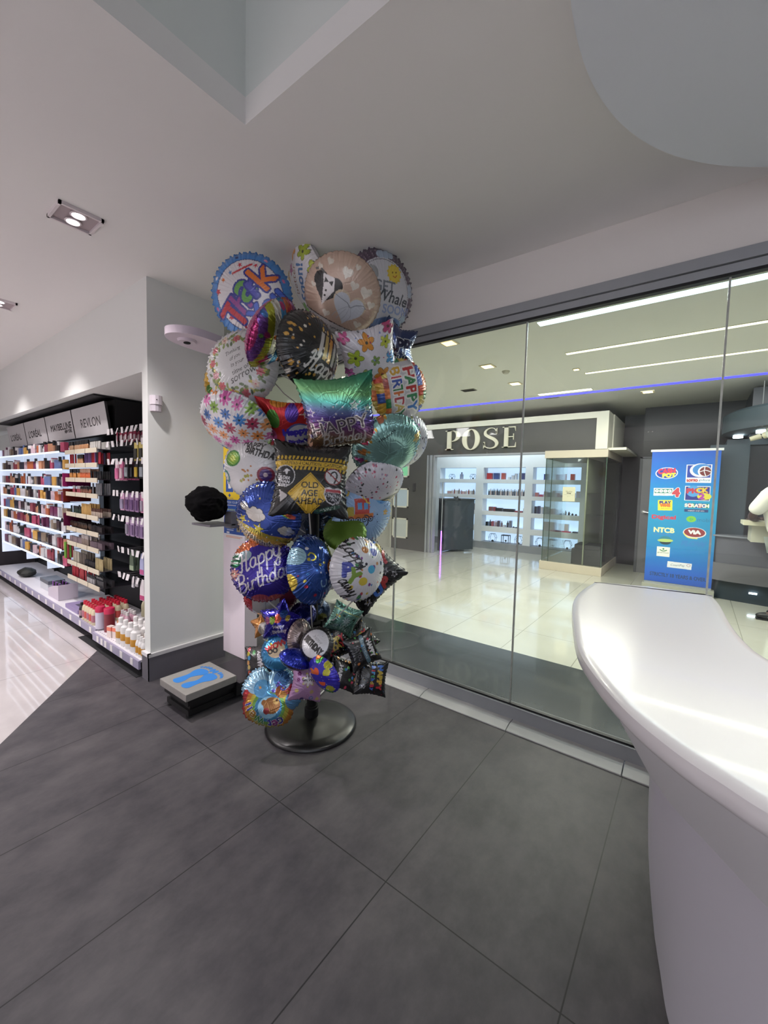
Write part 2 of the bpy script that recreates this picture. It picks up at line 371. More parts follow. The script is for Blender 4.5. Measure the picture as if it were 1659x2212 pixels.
b = B(); b.grid([[p+(q-p)*t for p, q in zip(lip, crs)] for t in (0, .25, .5, .75, 1)]); b.grid([crs, [p+Vector((.012, .012, .004)) for p in crs]])
b.obj('apron', mat('white_counter_panel', 'dcdce0', .4), ct, True)
crs2 = [p+Vector((.010, .010, .002)) for p in crs]
b = B(); b.grid([[p+(q-p)*t+Vector((-.012*math.sin(PI*t), 0, 0)) for p, q in zip(crs2, foot)] for t in [k/10 for k in range(11)]])
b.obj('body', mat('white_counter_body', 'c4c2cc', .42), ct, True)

# ------------------------------------------------------------------ motion sensor on the pillar
t = thing('motion_sensor', 'small white motion sensor box on the pillar beside the cosmetics', 'sensor', (-3.03, 1.333, 1.96))
b = B(); b.prism([(0, -.036), (.03, -.036), (.05, -.02), (.055, 0), (.05, .02), (.03, .036), (0, .036)], -.01, .052); b.obj('housing', mat('sensor_white', 'd8cfd6', .4), t, rel=False)
b = B(); b.prism([(0, -.034), (.026, -.034), (.046, -.018), (.05, 0), (.046, .018), (.026, .034), (0, .034)], -.055, -.012); b.obj('lens', mat('sensor_lens', 'c9c0c9', .3), t, rel=False)
b = B(); b.cyl((.05, -.012, .022), (.057, -.012, .022), .003); b.obj('indicator', BLACKM, t, rel=False)

# ------------------------------------------------------------------ body scale
def R3(a, ax): return Matrix.Rotation(a, 3, ax)
sc_ = thing('body_scale', 'weighing scale with blue footprints on its steel platform', 'scale', (-2.49, 1.35, 0))
A_, B_, C_, D_ = (-2.652, 1.187), (-2.343, 1.18), (-2.304, 1.50), (-2.653, 1.524)
x0, x1, y0, y1 = -2.655, -2.325, 1.18, 1.515
b = B(); b.box((x0, y0, .125), (x1, y1, .17), bev=.006); b.obj('platform', mat('brushed_steel', 'aaa6a2', .4, .45, noise=.12, nscale=30), sc_)
b = B(); b.box((x0+.02, y0+.02, .085), (x1-.015, y1+.02, .125)); b.box((x0+.045, y0+.045, .03), (x1-.04, y1+.3, .086)); b.box((x0+.03, y0+.03, .016), (x1-.03, y1+.3, .05)); b.box((x0+.02, y1, .03), (x1-.0, y1+.32, .10)); b.obj('base', mat('black_scale_base', '0d0c0e', .4), sc_)
b = B(); b.box((x0-.0, y1+.003, .10), (x1+.03, y1+.33, .125), bev=.004); b.obj('rear_cover', mat('black_cover', '1c1a1e', .3), sc_)
for fx, fy in ((x0+.05, y0+.045), (x1-.05, y0+.045), (x0+.05, y1-.05), (x1-.05, y1-.05)):
    b = B(); b.lathe([(.020, 0), (.020, .010), (.012, .012), (.010, .03)], (fx, fy, 0), 16); b.obj('foot', mat('dark_rubber', '1a1a1c', .6), sc_)
def footprint(cx, cy, mir):
    b = B(); s = .19; pts = cr([(-.50, .0, 0), (-.44, .12, 0), (-.25, .13, 0), (-.02, .07, 0), (.2, .12, 0), (.40, .20, 0), (.56, .13, 0), (.58, -.04, 0), (.5, -.17, 0), (.3, -.19, 0), (.05, -.11, 0), (-.2, -.11, 0), (-.42, -.12, 0)], 5, True)
    T = lambda u, v: (cx+v*s*1.5*mir, cy+(u-.1)*s*1.05)
    b.prism([T(p.x, p.y) for p in pts], .1700, .1712)
    for k, (u, v, r) in enumerate([(.70, .13, .075), (.735, .0, .05), (.715, -.09, .045), (.67, -.165, .04), (.60, -.225, .036)]):
        b.prism([T(u+r*1.5*math.cos(2*PI*i/14), v+r*.8*math.sin(2*PI*i/14)) for i in range(14)], .1700, .1712)
    return b
footprint(-2.545, 1.335, 1).obj('footprint', mat('blue_sticker', '2f7fd0', .5), sc_)
footprint(-2.435, 1.335, -1).obj('footprint', mat('blue_sticker', '2f7fd0', .5), sc_)
# column with posters, measuring arm, cloth over the display
kc = thing('scale_column', 'tall pale pink kiosk column behind the footprint scale, with posters', 'kiosk', (-2.716, 1.80, .125), rz=0)
PK = mat('pale_pink_panel', 'efe2ea', .35)
b = B(); b.box((-2.855, 1.745, .126), (-2.577, 1.852, 2.36), bev=.004); b.obj('column_body', PK, kc)
arm = cr([(-2.80, 1.80, 0), (-2.80, 1.55, 0), (-2.775, 1.38, 0), (-2.72, 1.27, 0), (-2.63, 1.225, 0), (-2.54, 1.27, 0), (-2.50, 1.38, 0), (-2.52, 1.60, 0), (-2.54, 1.80, 0)], 6)
b = B(); b.prism([(p.x, p.y) for p in arm], 2.325, 2.372); b.obj('measuring_arm', mat('arm_white', 'd3c6d2', .4), kc, True)
b = B(); b.cyl((-2.64, 1.36, 2.310), (-2.64, 1.36, 2.326), .052, .058, 28); b.obj('sensor_ring', mat('arm_white'), kc, True)
b = B(); b.lathe([(.0, 0), (.020, 0), (.020, .004), (0, .004)], (-2.64, 1.36, 2.306), 20, 1.2, 1); b.obj('sensor_lens', BLACKM, kc, True)
b = B(); b.box((-2.86, 1.50, 1.12), (-2.62, 1.70, 1.135), bev=.003); b.box((-2.70, 1.66, 1.10), (-2.62, 1.745, 1.22), bev=.006); b.obj('bracket', mat('grey_bracket', '77737c', .4), kc)
b = B(); bmesh.ops.create_icosphere(b.bm, subdivisions=5, radius=1)
from mathutils import noise as mn
for v in b.bm.verts:
    p = v.co.copy(); f = 1+.14*mn.noise(p*1.6)+.05*mn.noise(Vector((p.x*3, p.y*3, p.z*7)))-.10*abs(mn.noise(p*2.3+Vector((3, 1, 2))))-.05*abs(mn.noise(p*5.5))+.035*abs(math.sin(5*math.atan2(p.y, p.x)+p.z*3))*max(0, -p.z)
    v.co = Vector((p.x*.155*f, p.y*.13*f, p.z*.118*f*(1.08 if p.z > 0 else 1)))+Vector((-2.735, 1.545, 1.272))
tag(b.obj('cloth_cover', mat('black_cloth', '070608', .95, spec=.1, bump=.4, bscale=300), None, True), 'black cloth bundled over the small display of the scale column', 'cloth')
b = B(); pts = cr([(-2.40, 1.93, .02), (-2.36, 1.80, .012), (-2.30, 1.72, .008), (-2.22, 1.66, .008), (-2.12, 1.64, .008), (-2.0, 1.70, .008), (-1.95, 1.9, .008), (-2.1, 2.2, .008)], 5)
tag(b.tube(pts, .0045).obj('power_cord', mat('white_cable', 'c9c5c5', .5), None, True), 'thin white cord lying on the grey floor by the scale', 'cord')

# ------------------------------------------------------------------ printing: shapes drawn into arrays, stored as vertex colours
_tx = {}
def text_tris(s):
    if s in _tx: return _tx[s]
    cu = bpy.data.curves.new('t', 'FONT'); cu.body = s; cu.align_x = 'CENTER'; cu.align_y = 'CENTER'; cu.resolution_u = 3
    o = bpy.data.objects.new('t', cu); me = o.to_mesh()
    me.calc_loop_triangles()
    v = np.array([x.co[:2] for x in me.vertices], float).reshape(-1, 2); t = np.array([tr.vertices[:] for tr in me.loop_triangles], int).reshape(-1, 3)
    o.to_mesh_clear(); bpy.data.objects.remove(o); bpy.data.curves.remove(cu)
    if len(v): v -= (v.max(0)+v.min(0))/2
    _tx[s] = (v, t); return _tx[s]
GLY = {
 'H': ([[(.05, .75), (.15, .95), (.25, .9), (.22, .5), (.12, .02), (0, .08)], [(.55, 1), (.5, .6), (.42, 0), (.6, .05)], [(.1, .5), (.35, .55), (.5, .58)]], .64),
 'a': ([[(.4, .42), (.25, .48), (.08, .35), (.05, .12), (.18, 0), (.33, .12), (.4, .42), (.37, .08), (.5, .05)]], .48),
 'p': ([[(.08, .45), (.05, .0), (0, -.42)], [(.08, .3), (.25, .47), (.4, .35), (.35, .08), (.18, 0), (.07, .08)]], .45),
 'y': ([[(.05, .45), (.06, .12), (.18, 0), (.32, .1), (.38, .45), (.33, -.1), (.25, -.45), (.08, -.42), (.12, -.2), (.42, .02)]], .46),
 'B': ([[(.12, .95), (.1, .5), (.03, 0)], [(-.05, .8), (.2, 1), (.45, .9), (.42, .62), (.15, .52), (.45, .45), (.5, .15), (.3, -.02), (.03, .06)]], .60),
 'i': ([[(.05, .45), (.03, .1), (.12, 0), (.22, .08)], [(.08, .66), (.09, .68)]], .25),
 'r': ([[(.05, .45), (.04, 0)], [(.05, .3), (.15, .46), (.3, .42)]], .32),
 't': ([[(.15, .8), (.1, .2), (.15, 0), (.28, .06)], [(0, .5), (.3, .52)]], .3),
 'h': ([[(.1, .95), (.05, 0)], [(.06, .25), (.2, .46), (.33, .38), (.32, .1), (.42, .02)]], .44),
 'd': ([[(.38, .3), (.22, .47), (.06, .3), (.08, .06), (.22, 0), (.36, .15), (.44, .95), (.38, .1), (.48, .03)]], .5),
 'w': ([[(.03, .45), (.08, .02), (.2, .1), (.25, .4), (.3, .05), (.42, .1), (.5, .45)]], .52),
 'l': ([[(.03, .1), (.2, .7), (.16, .95), (.08, .8), (.08, .1), (.2, .02)]], .26),
 'e': ([[(.03, .22), (.28, .3), (.26, .44), (.12, .44), (.05, .2), (.15, 0), (.33, .1)]], .36),
 'o': ([[(.2, .46), (.05, .3), (.08, .05), (.22, 0), (.36, .15), (.34, .4), (.2, .46)]], .42),
 'u': ([[(.05, .45), (.06, .1), (.18, 0), (.32, .12), (.35, .45), (.34, .1), (.44, .02)]], .45),
 'n': ([[(.05, .45), (.04, 0)], [(.05, .28), (.2, .46), (.33, .36), (.32, .08), (.42, .02)]], .44),
 'Y': ([[(.0, .95), (.1, .6), (.28, .55), (.45, .95)], [(.45, .95), (.3, .3), (.15, -.05), (.0, .0)]], .5),
 ' ': ([], .3)}
class Art:
    def __init__(s, bg='ffffff', n=256, asp=1.0):
        s.n = n; s.m = int(n*asp); s.asp = asp
        s.a = np.empty((s.m, n, 3), np.float32); s.a[:] = lin(bg)
        s.X = np.linspace(-1, 1, n)[None, :].repeat(s.m, 0); s.Y = np.linspace(-asp, asp, s.m)[:, None].repeat(n, 1)
    def win(s, x0, x1, y0, y1):
        i0 = max(0, int((x0+1)/2*(s.n-1))); i1 = min(s.n, int((x1+1)/2*(s.n-1))+2)
        j0 = max(0, int((y0+s.asp)/(2*s.asp)*(s.m-1))); j1 = min(s.m, int((y1+s.asp)/(2*s.asp)*(s.m-1))+2)
        if i1 <= i0 or j1 <= j0: return None
        return slice(j0, j1), slice(i0, i1)
    def put(s, w, k, c): s.a[w][k] = lin(c)
    def ell(s, x, y, rx, ry=None, rot=0, c='000000', ring=0):
        ry = rx if ry is None else ry; r = max(rx, ry); w = s.win(x-r, x+r, y-r, y+r)
        if not w: return s
        X = s.X[w]-x; Y = s.Y[w]-y; co, si = math.cos(rot), math.sin(rot); u = (X*co+Y*si)/rx; v = (-X*si+Y*co)/ry; d = u*u+v*v
        k = (d < 1) & (d > (1-ring)**2 if ring else True); s.put(w, k, c); return s
    def poly(s, P, c):
        P = np.array(P, float); w = s.win(P[:, 0].min(), P[:, 0].max(), P[:, 1].min(), P[:, 1].max())
        if not w: return s
        X, Y = s.X[w], s.Y[w]; k = np.zeros(X.shape, bool)
        for (ax, ay), (bx, by) in zip(P, np.roll(P, -1, 0)):
            if ay == by: continue
            k ^= ((ay > Y) != (by > Y)) & (X < (bx-ax)*(Y-ay)/(by-ay)+ax)
        s.put(w, k, c); return s
    def rect(s, x, y, hw, hh, rot=0, c='000000'):
        co, si = math.cos(rot), math.sin(rot)
        return s.poly([(x+a*hw*co-b_*hh*si, y+a*hw*si+b_*hh*co) for a, b_ in ((-1, -1), (1, -1), (1, 1), (-1, 1))], c)
    def star(s, x, y, r, c, rot=0, inner=.42, n=5):
        return s.poly([(x+(r if k % 2 == 0 else r*inner)*math.sin(rot+k*PI/n), y+(r if k % 2 == 0 else r*inner)*math.cos(rot+k*PI/n)) for k in range(2*n)], c)
    def ostar(s, x, y, r, c, bg, rot=0): return s.star(x, y, r, c, rot).star(x, y, r*.68, bg, rot)
    def flower(s, x, y, r, c, n=6, ctr=None, rot=0, fat=.3, edge=None):
        for e, cc in ((1.14, edge), (1, c)):
            if cc is None: continue
            for k in range(n):
                a = rot+2*PI*k/n; s.ell(x+math.cos(a)*r*.58, y+math.sin(a)*r*.58, r*.45*e, r*fat*e, a, cc)
        if ctr: s.ell(x, y, r*.18, c=ctr)
        return s
    def heart(s, x, y, r, c, rot=0):
        P = []
        for k in range(40):
            t = 2*PI*k/40; hx = .9*math.sin(t)**3; hy = (13*math.cos(t)-5*math.cos(2*t)-2*math.cos(3*t)-math.cos(4*t))/17
            P.append((x+r*(hx*math.cos(rot)-hy*math.sin(rot)), y+r*(hx*math.sin(rot)+hy*math.cos(rot))))
        return s.poly(P, c)
    def stroke(s, P, wd, c, smooth=True):
        if smooth and len(P) > 2: P = [(p.x, p.y) for p in cr([(p[0], p[1], 0) for p in P], 6)]
        for (ax, ay), (bx, by) in zip(P, P[1:]):
            w = s.win(min(ax, bx)-wd, max(ax, bx)+wd, min(ay, by)-wd, max(ay, by)+wd)
            if not w: continue
            X, Y = s.X[w]-ax, s.Y[w]-ay; dx, dy = bx-ax, by-ay; L = dx*dx+dy*dy+1e-9; t = np.clip((X*dx+Y*dy)/L, 0, 1)
            s.put(w, (X-t*dx)**2+(Y-t*dy)**2 < wd*wd, c)
        return s
    def script(s, txt, x, y, h, rot=0, c='ffffff', wd=.02, slant=.25):
        w = sum(GLY[ch][1] for ch in txt); cx = -w/2; co, si = math.cos(rot), math.sin(rot)
        for ch in txt:
            for st in GLY[ch][0]:
                P = []
                for u, v in st:
                    U = (u+cx+slant*v)*h; V = (v-.3)*h; P.append((x+U*co-V*si, y+U*si+V*co))
                s.stroke(P, wd, c)
            cx += GLY[ch][1]
        return s
    def text(s, txt, x, y, h, rot=0, c='000000', maxw=None, shear=0, bold=0, outline=None, sx=1.0):
        v, t = text_tris(txt)
        if not len(v): return s
        v = v.copy(); v *= h/max(.3, (v[:, 1].max()-v[:, 1].min())); v[:, 0] *= sx
        if maxw: wdt = v[:, 0].max()-v[:, 0].min(); v[:, 0] *= maxw/max(wdt, 1e-6)
        v[:, 0] += shear*v[:, 1]; co, si = math.cos(rot), math.sin(rot)
        p = np.c_[v[:, 0]*co-v[:, 1]*si+x, v[:, 0]*si+v[:, 1]*co+y]; K = np.zeros((s.m, s.n), bool)
        for i, j, k in t:
            A, Bq, C_ = p[i], p[j], p[k]; lo = np.minimum(np.minimum(A, Bq), C_); hi = np.maximum(np.maximum(A, Bq), C_)
            w = s.win(lo[0], hi[0], lo[1], hi[1])
            if not w: continue
            X, Y = s.X[w], s.Y[w]
            d = (Bq[0]-A[0])*(C_[1]-A[1])-(Bq[1]-A[1])*(C_[0]-A[0])
            if abs(d) < 1e-12: continue
            u = ((X-A[0])*(C_[1]-A[1])-(Y-A[1])*(C_[0]-A[0]))/d; q = ((Bq[0]-A[0])*(Y-A[1])-(Bq[1]-A[1])*(X-A[0]))/d
            K[w] |= (u >= -.02) & (q >= -.02) & (u+q <= 1.02)
        def grow(K, r):
            r = int(round(r*s.n/2)); o = K.copy()
            for a in range(-r, r+1):
                for b_ in range(-r, r+1):
                    if a*a+b_*b_ <= r*r+.5 and (a or b_): o |= np.roll(np.roll(K, a, 0), b_, 1)
            return o
        if bold: K = grow(K, bold)
        if outline:
            for oc, ow in (outline if isinstance(outline, list) else [outline]): s.a[grow(K, ow)] = lin(oc)
        s.a[K] = lin(c); return s
    def dots(s, n, r0, r1, cols, R=1.0, seed=1, fn=None):
        g = random.Random(seed)
        for _ in range(n):
            x, y = g.uniform(-R, R), g.uniform(-R*s.asp, R*s.asp); r = g.uniform(r0, r1); c = g.choice(cols)
            (fn or (lambda x, y, r, c: s.ell(x, y, r, c=c)))(x, y, r, c)
        return s
    def sample(s, x, y):
        i = np.clip(((x+1)/2*(s.n-1)).round().astype(int), 0, s.n-1); j = np.clip(((y+s.asp)/(2*s.asp)*(s.m-1)).round().astype(int), 0, s.m-1)
        return s.a[j, i]
def put_print(me, rgb):
    ca = me.color_attributes.new('print', 'FLOAT_COLOR', 'POINT'); d = np.ones((len(me.vertices), 4), np.float32); d[:, :3] = rgb
    ca.data.foreach_set('color', d.ravel())
def sheet(name, art, P0, U, V, m, parent=None, res=1.0, thick=0):
    """a printed flat sheet: centre P0, half vectors U (right) and V (up)"""
    nx, ny = int(art.n*res), int(art.m*res); u = np.linspace(-1, 1, nx); v = np.linspace(-1, 1, ny)
    UU, VV = np.meshgrid(u, v); P = np.array(P0)[None, None]+UU[..., None]*np.array(U)+VV[..., None]*np.array(V)
    me = bpy.data.meshes.new(name); idx = np.arange(nx*ny).reshape(ny, nx)
    f = np.stack([idx[:-1, :-1], idx[:-1, 1:], idx[1:, 1:], idx[1:, :-1]], -1).reshape(-1, 4)
    fill(me, P.reshape(-1, 3), f); put_print(me, art.sample(UU.ravel(), VV.ravel()*art.asp)); me.materials.append(m)
    o = link(name, me, parent)
    if parent is not None: o.matrix_parent_inverse = Matrix.Translation(parent.location).inverted()
    return o
def fill(me, co, f, smooth=False):
    me.vertices.add(len(co)); me.vertices.foreach_set('co', np.ascontiguousarray(co, np.float32).ravel())
    k = f.shape[1]; me.loops.add(f.size); me.loops.foreach_set('vertex_index', f.astype(np.int32).ravel())
    me.polygons.add(len(f)); me.polygons.foreach_set('loop_start', np.arange(0, f.size, k, dtype=np.int32))
    me.polygons.foreach_set('use_smooth', np.full(len(f), smooth)); me.update(calc_edges=True); me.validate()

# posters on the column
PAPER = colmat('printed_paper', .45)
def poster(name, art, x0, x1, z0, z1, y, label, parent=None, m=PAPER):
    o = sheet(name, art, ((x0+x1)/2, y, (z0+z1)/2), ((x1-x0)/2, 0, 0), (0, 0, (z1-z0)/2), m, parent)
    if label: tag(o, label, 'poster')
    return o
a = Art('f2ce2e', 140, 1.1)
for k in range(6): a.text('$'+str(5+k), -.5, .9-.3*k, .13, c='8a7a3a'); a.rect(.2, .9-.3*k, .3, .1, 0, 'e0602a' if k % 2 else 'f3b08a')
a.rect(0, -.95, 1, .16, 0, '2b55a8')
poster('poster', a, -2.853, -2.60, 1.525, 1.80, 1.7435, None, kc)
a = Art('f2ce2e', 160, 1.0); a.rect(0, -.85, 1, .17, 0, '2b55a8'); a.rect(-.35, .3, .38, .52, 0, '2b55a8'); a.rect(.5, .3, .38, .52, 0, '2b55a8')
a.rect(-.35, .38, .22, .10, 0, 'eeeeee'); a.rect(-.35, .2, .14, .2, 0, 'eeeeee'); a.ell(-.35, .5, .13, c='eeeeee'); a.ell(-.48, .42, .1, c='eeeeee'); a.ell(-.22, .42, .1, c='eeeeee')
a.rect(-.35, -.42, .09, .09, PI/4, '2b4a8a'); a.text('BODY SCALE', -.3, -.6, .08, c='2b4a8a'); a.text('WEIGH YOURSELF', 0, -.85, .14, c='d8dfee', maxw=1.6)
poster('poster', a, -2.853, -2.60, 1.262, 1.503, 1.7435, None, kc)
a = Art('2a59b3', 180, .97); a.rect(0, -.83, 1, .16, 0, 'e9e6ea'); a.text('Instructions', -.35, .75, .13, c='c9d96a')
for k, y in enumerate((.45, .33, .05, -.07, -.33, -.45)): a.rect(-.38, y, .42-.05*(k % 3), .035, 0, 'b9c6e6')
a.rect(.42, .05, .17, .55, 0, 'b3a98f'); a.rect(.42, -.1, .07, .3, 0, '1a1a1a'); a.rect(.42, .28, .06, .08, 0, 'e6e2d8'); a.rect(-.6, -.6, .14, .05, 0, 'e8e8ee')
a.rect(0, -.80, .8, .02, 0, 'e69a6a'); a.rect(-.1, -.87, .7, .015, 0, 'e69a6a')
poster('poster', a, -2.843, -2.580, 1.006, 1.256, 1.7435, None, kc)

# ------------------------------------------------------------------ balloon stand
SX, SY = -1.747, 1.64
st = thing('balloon_stand', 'tall black floor stand with round domed base holding the balloons', 'stand', (SX, SY, 0))
b = B(); b.lathe([(0, 0), (.262, 0), (.268, .006), (.266, .016), (.255, .026), (.2, .036), (.12, .046), (.06, .055), (.034, .062), (0, .064)], (SX, SY, 0), 96); b.obj('base', BLACKG, st, True)
b = B(); b.lathe([(0, 0), (.041, 0), (.041, .055), (.036, .058), (.036, .07), (0, .07)], (SX, SY, .055), 32); b.obj('collar', BLACKM, st, True)
b = B(); b.cyl((SX, SY, .10), (SX, SY, 2.25), .0285, n=28); b.obj('pole', BLACKM, st, True)
for z in (.46, .62, .95, 1.05, 1.30, 1.62, 1.80, 2.0, 2.22):
    b = B(); b.lathe([(.03, 0), (.075, .0), (.075, .012), (.03, .012)], (SX, SY, z), 24)
    for k in range(8):
        aa = 2*PI*k/8; b.cyl((SX+.07*math.cos(aa), SY+.07*math.sin(aa), z-.03), (SX+.075*math.cos(aa), SY+.075*math.sin(aa), z+.03), .008, n=8)
    b.obj('stick_holder', BLACKM, st)

FOILW = colmat('white_foil', .34, .22, bump=.42, spec=.6, coat=.6)
FOILC = colmat('colour_foil', .22, .5, bump=.45, spec=.6)
FOILS = colmat('mirror_foil', .16, .72, bump=.5, coat=.5)
FOILB = colmat('black_foil', .24, .2, bump=.4, coat=.5, spec=.7)
STICK = mat('white_stick', 'b9b6b4', .45); CUPM = mat('white_cup', 'cfcccb', .4)
def outline(shape, th):
    c, s_ = np.cos(th), np.sin(th)
    if shape == 'round': return np.ones_like(th)
    if shape == 'square':
        base = 1/np.maximum(np.abs(c), np.abs(s_)); t = (base-1)/.41421
        return base*(1-.13*(1-t)**1.0)*(1-.03*(t > .97))
    if shape.startswith('star'):
        inner = .62 if shape == 'star' else .5
        n = 5; ph = np.mod(th-PI/2+PI/n, 2*PI/n)-PI/n; al = np.abs(ph)
        # straight edges between tip (r=1 at 0) and notch (r=inner at pi/n)
        x1_, y1_, x2_, y2_ = 1, 0, inner*math.cos(PI/n), inner*math.sin(PI/n)
        r = (x1_*y2_-x2_*y1_)/((y2_-y1_)*np.cos(al)-(x2_-x1_)*np.sin(al))
        return np.minimum(r, .97)*(1+.02*np.cos(n*ph))
    if shape == 'cloud':
        return .86+.09*np.abs(np.cos(2.5*th+.3))+.05*np.abs(np.sin(4*th))-.28*np.exp(-((np.mod(th-1.45+PI, 2*PI)-PI)/.16)**2)
    if shape == 'oval': return 1/np.sqrt((c/.74)**2+(s_/1.0)**2)
NB = [0]
def balloon(label, px, py, rpx, dd, tilt=0, phi=0, roll=0, art=None, back='8a8a8a', shape='round', m=None, puff=.34, group=None, stick=None, scal=.010, zhold=None, backart=None):
    NB[0] += 1; D0 = 2.41; rpx *= 1.06; dep = D0+dd; P = at(px, py, dep); R = rpx*dep/FPX; m = m or FOILW
    d = (P-CAM).normalized(); rr = d.cross(UPV).normalized(); uu = rr.cross(d).normalized()
    tl, ph, ro = map(math.radians, (tilt, phi, roll))
    n = (-d*math.cos(tl)+(rr*math.cos(ph)+uu*math.sin(ph))*math.sin(tl)).normalized()
    up = (uu-n*uu.dot(n)); up = up.normalized() if up.length > .05 else rr.cross(n).normalized()
    rt = up.cross(n); up2 = up*math.cos(ro)-rt*math.sin(ro); rt2 = up2.cross(n)
    big = R > .14; nt = 300 if big else 180; nr = 62 if big else 34
    th = np.linspace(0, 2*PI, nt, endpoint=False); ro_ = outline(shape, th); k = 46 if big else 30
    g = np.random.RandomState(NB[0]); wv = np.sin(k*th+2.0*np.sin(3*th+g.rand()*6))*.6+.4*np.sin(k*1.7*th+g.rand()*6)
    def dome(nrr, sgn, x_art):
        rho = 1-(1-np.linspace(0, 1, nrr))**1.25; rho = np.linspace(0, 1, nrr)
        RHO, TH = np.meshgrid(rho, th, indexing='ij'); RO = RHO*(ro_*(1+scal*wv))[None]
        x, y = RO*np.cos(TH), RO*np.sin(TH)
        if shape == 'square':
            u = RHO*np.cos(TH)/np.maximum(abs(np.cos(TH)), abs(np.sin(TH))); v = RHO*np.sin(TH)/np.maximum(abs(np.cos(TH)), abs(np.sin(TH)))
            h = ((1-u**2)*(1-v**2))**.55
        else: h = (1-RHO**2.3)**.62
        if shape.startswith('star'): h = h*(.55+.45*(1-RHO))*1.25
        pl = 1+(.075 if tilt < 40 else .035)*(RHO**9)*wv[None]+.018*np.sin(7*x+3*y+g.rand()*6)*np.sin(5*y)
        z = sgn*(puff*h*pl+.004)
        return x, y, z
    x, y, z = dome(nr, 1, 0); xb, yb, zb = dome(nr//2, -1, 0)
    fl = 1.03; xf = ro_*(1+scal*2*wv)*fl*np.cos(th); yf = ro_*(1+scal*2*wv)*fl*np.sin(th); zf = .012*wv
    X = np.concatenate([x.ravel(), xf, xb[::-1].ravel()]); Y = np.concatenate([y.ravel(), yf, yb[::-1].ravel()]); Z = np.concatenate([z.ravel(), zf, zb[::-1].ravel()])
    rows = nr+1+nr//2; idx = np.arange(rows*nt).reshape(rows, nt); nx_ = np.roll(idx, -1, 1)
    f = np.stack([idx[:-1], nx_[:-1], nx_[1:], idx[1:]], -1)[:, :, ::-1].reshape(-1, 4)
    mx = np.abs(ro_).max() if shape != 'square' else 1.0
    me = bpy.data.meshes.new('foil'); co = np.stack([X, Y, Z], -1)*R
    rgb = np.empty((len(X), 3), np.float32)
    sc_x = 1.0
    rgb[:] = art.sample(X/1.0, Y/1.0)
    nb = nt*(nr//2)
    if back: rgb[-nb:] = lin(back) if backart is None else backart.sample(X[-nb:], Y[-nb:])
    fill(me, co, f, True); put_print(me, rgb); me.materials.append(m)
    e = thing('foil_balloon', label, 'balloon', P, group or 'foil balloons on the display stand')
    M = Matrix((rt2, up2, n)).transposed().to_4x4()
    o = link('foil_envelope', me, e); o.matrix_parent_inverse = Matrix.Identity(4); o.matrix_basis = M
    # stick from the neck to the holder on the pole
    nk = P-up2*R*(1.0 if shape != 'star' else .6)
    toward = (Vector((SX, SY, nk.z))-nk)
    zh = zhold if zhold is not None else max(.30, nk.z-.10-.5*max(0, toward.length-.1))
    hd = Vector((SX, SY, zh)); hd2 = hd+(Vector((nk.x-SX, nk.y-SY, 0)).normalized()*.05)
    if stick is not False:
        b = B(); b.tube([P-n*R*.0-up2*R*.9, nk*.5+hd2*.5+Vector((0, 0, -.01)), hd2], .0033, 6)
        so = b.obj('stick', STICK, e, True); so.matrix_parent_inverse = Matrix.Translation(P).inverted()
    return e

# ------------------------------------------------------------------ the balloons
def swirl(a, n, cols, seed, wd=.014, R=.9):
    g = random.Random(seed)
    for _ in range(n):
        x, y, q = g.uniform(-R, R), g.uniform(-R, R), g.uniform(0, 6.28); P = []
        for k in range(6): P.append((x, y)); x += .09*math.cos(q); y += .09*math.sin(q); q += g.choice((.7, .9, -.5, 1.1))
        a.stroke(P, wd, g.choice(cols))
# 1 thank you
a = Art('3d7fc4'); a.ell(0, 0, .84, c='20306a'); a.ell(0, 0, .82, c='d6d3d6')
for x, y, r, c in ((-.5, .62, .09, 'c03040'), (-.2, .7, .07, 'd07030'), (.05, .68, .06, '3a78b8'), (.35, .63, .07, 'c03040'), (.62, .35, .06, 'c03040'), (-.68, .3, .07, '60b0d0'), (-.72, 0, .08, 'c03040'), (-.62, -.4, .06, 'b03048'), (.1, -.72, .06, 'c03040'), (.55, -.5, .06, 'd07030')): a.star(x, y, r, c, .3)
for ch, x, y, h, c, r in (('T', -.58, -.02, .6, 'b52a38', .1), ('h', -.26, .05, .5, '8a3a86', 0), ('a', .02, .14, .46, '5f9a48', .05), ('n', .28, .02, .38, '4a4aa8', -.05), ('k', .58, .1, .62, 'd97326', .1)): a.text(ch, x, y, h, r, c, bold=.018, outline=('2a2f86', .05), sx=1.15)
a.text('You', .12, -.46, .42, 0, '3a5cc0', bold=.02, outline=('1f2f80', .03)); a.rect(.35, .52, .3, .025, -.35, 'b02a30'); a.rect(.35, .52, .32, .04, -.35, 'c9c6ca'); a.rect(.33, .525, .28, .022, -.35, 'c03038')
for k in range(8): q = k*.8+.3; a.ell(.92*math.cos(q), .92*math.sin(q), .05, .03, q+1.5, ('d88aa0', '223068', 'e0e0e8', 'c86a9a')[k % 4])
balloon('round thank-you balloon with blue rim and big coloured letters, topmost on the wall side', 545, 643, 79, -.02, 18, 150, 52, a, '3f7fb8', m=FOILW, puff=.30, scal=.014)
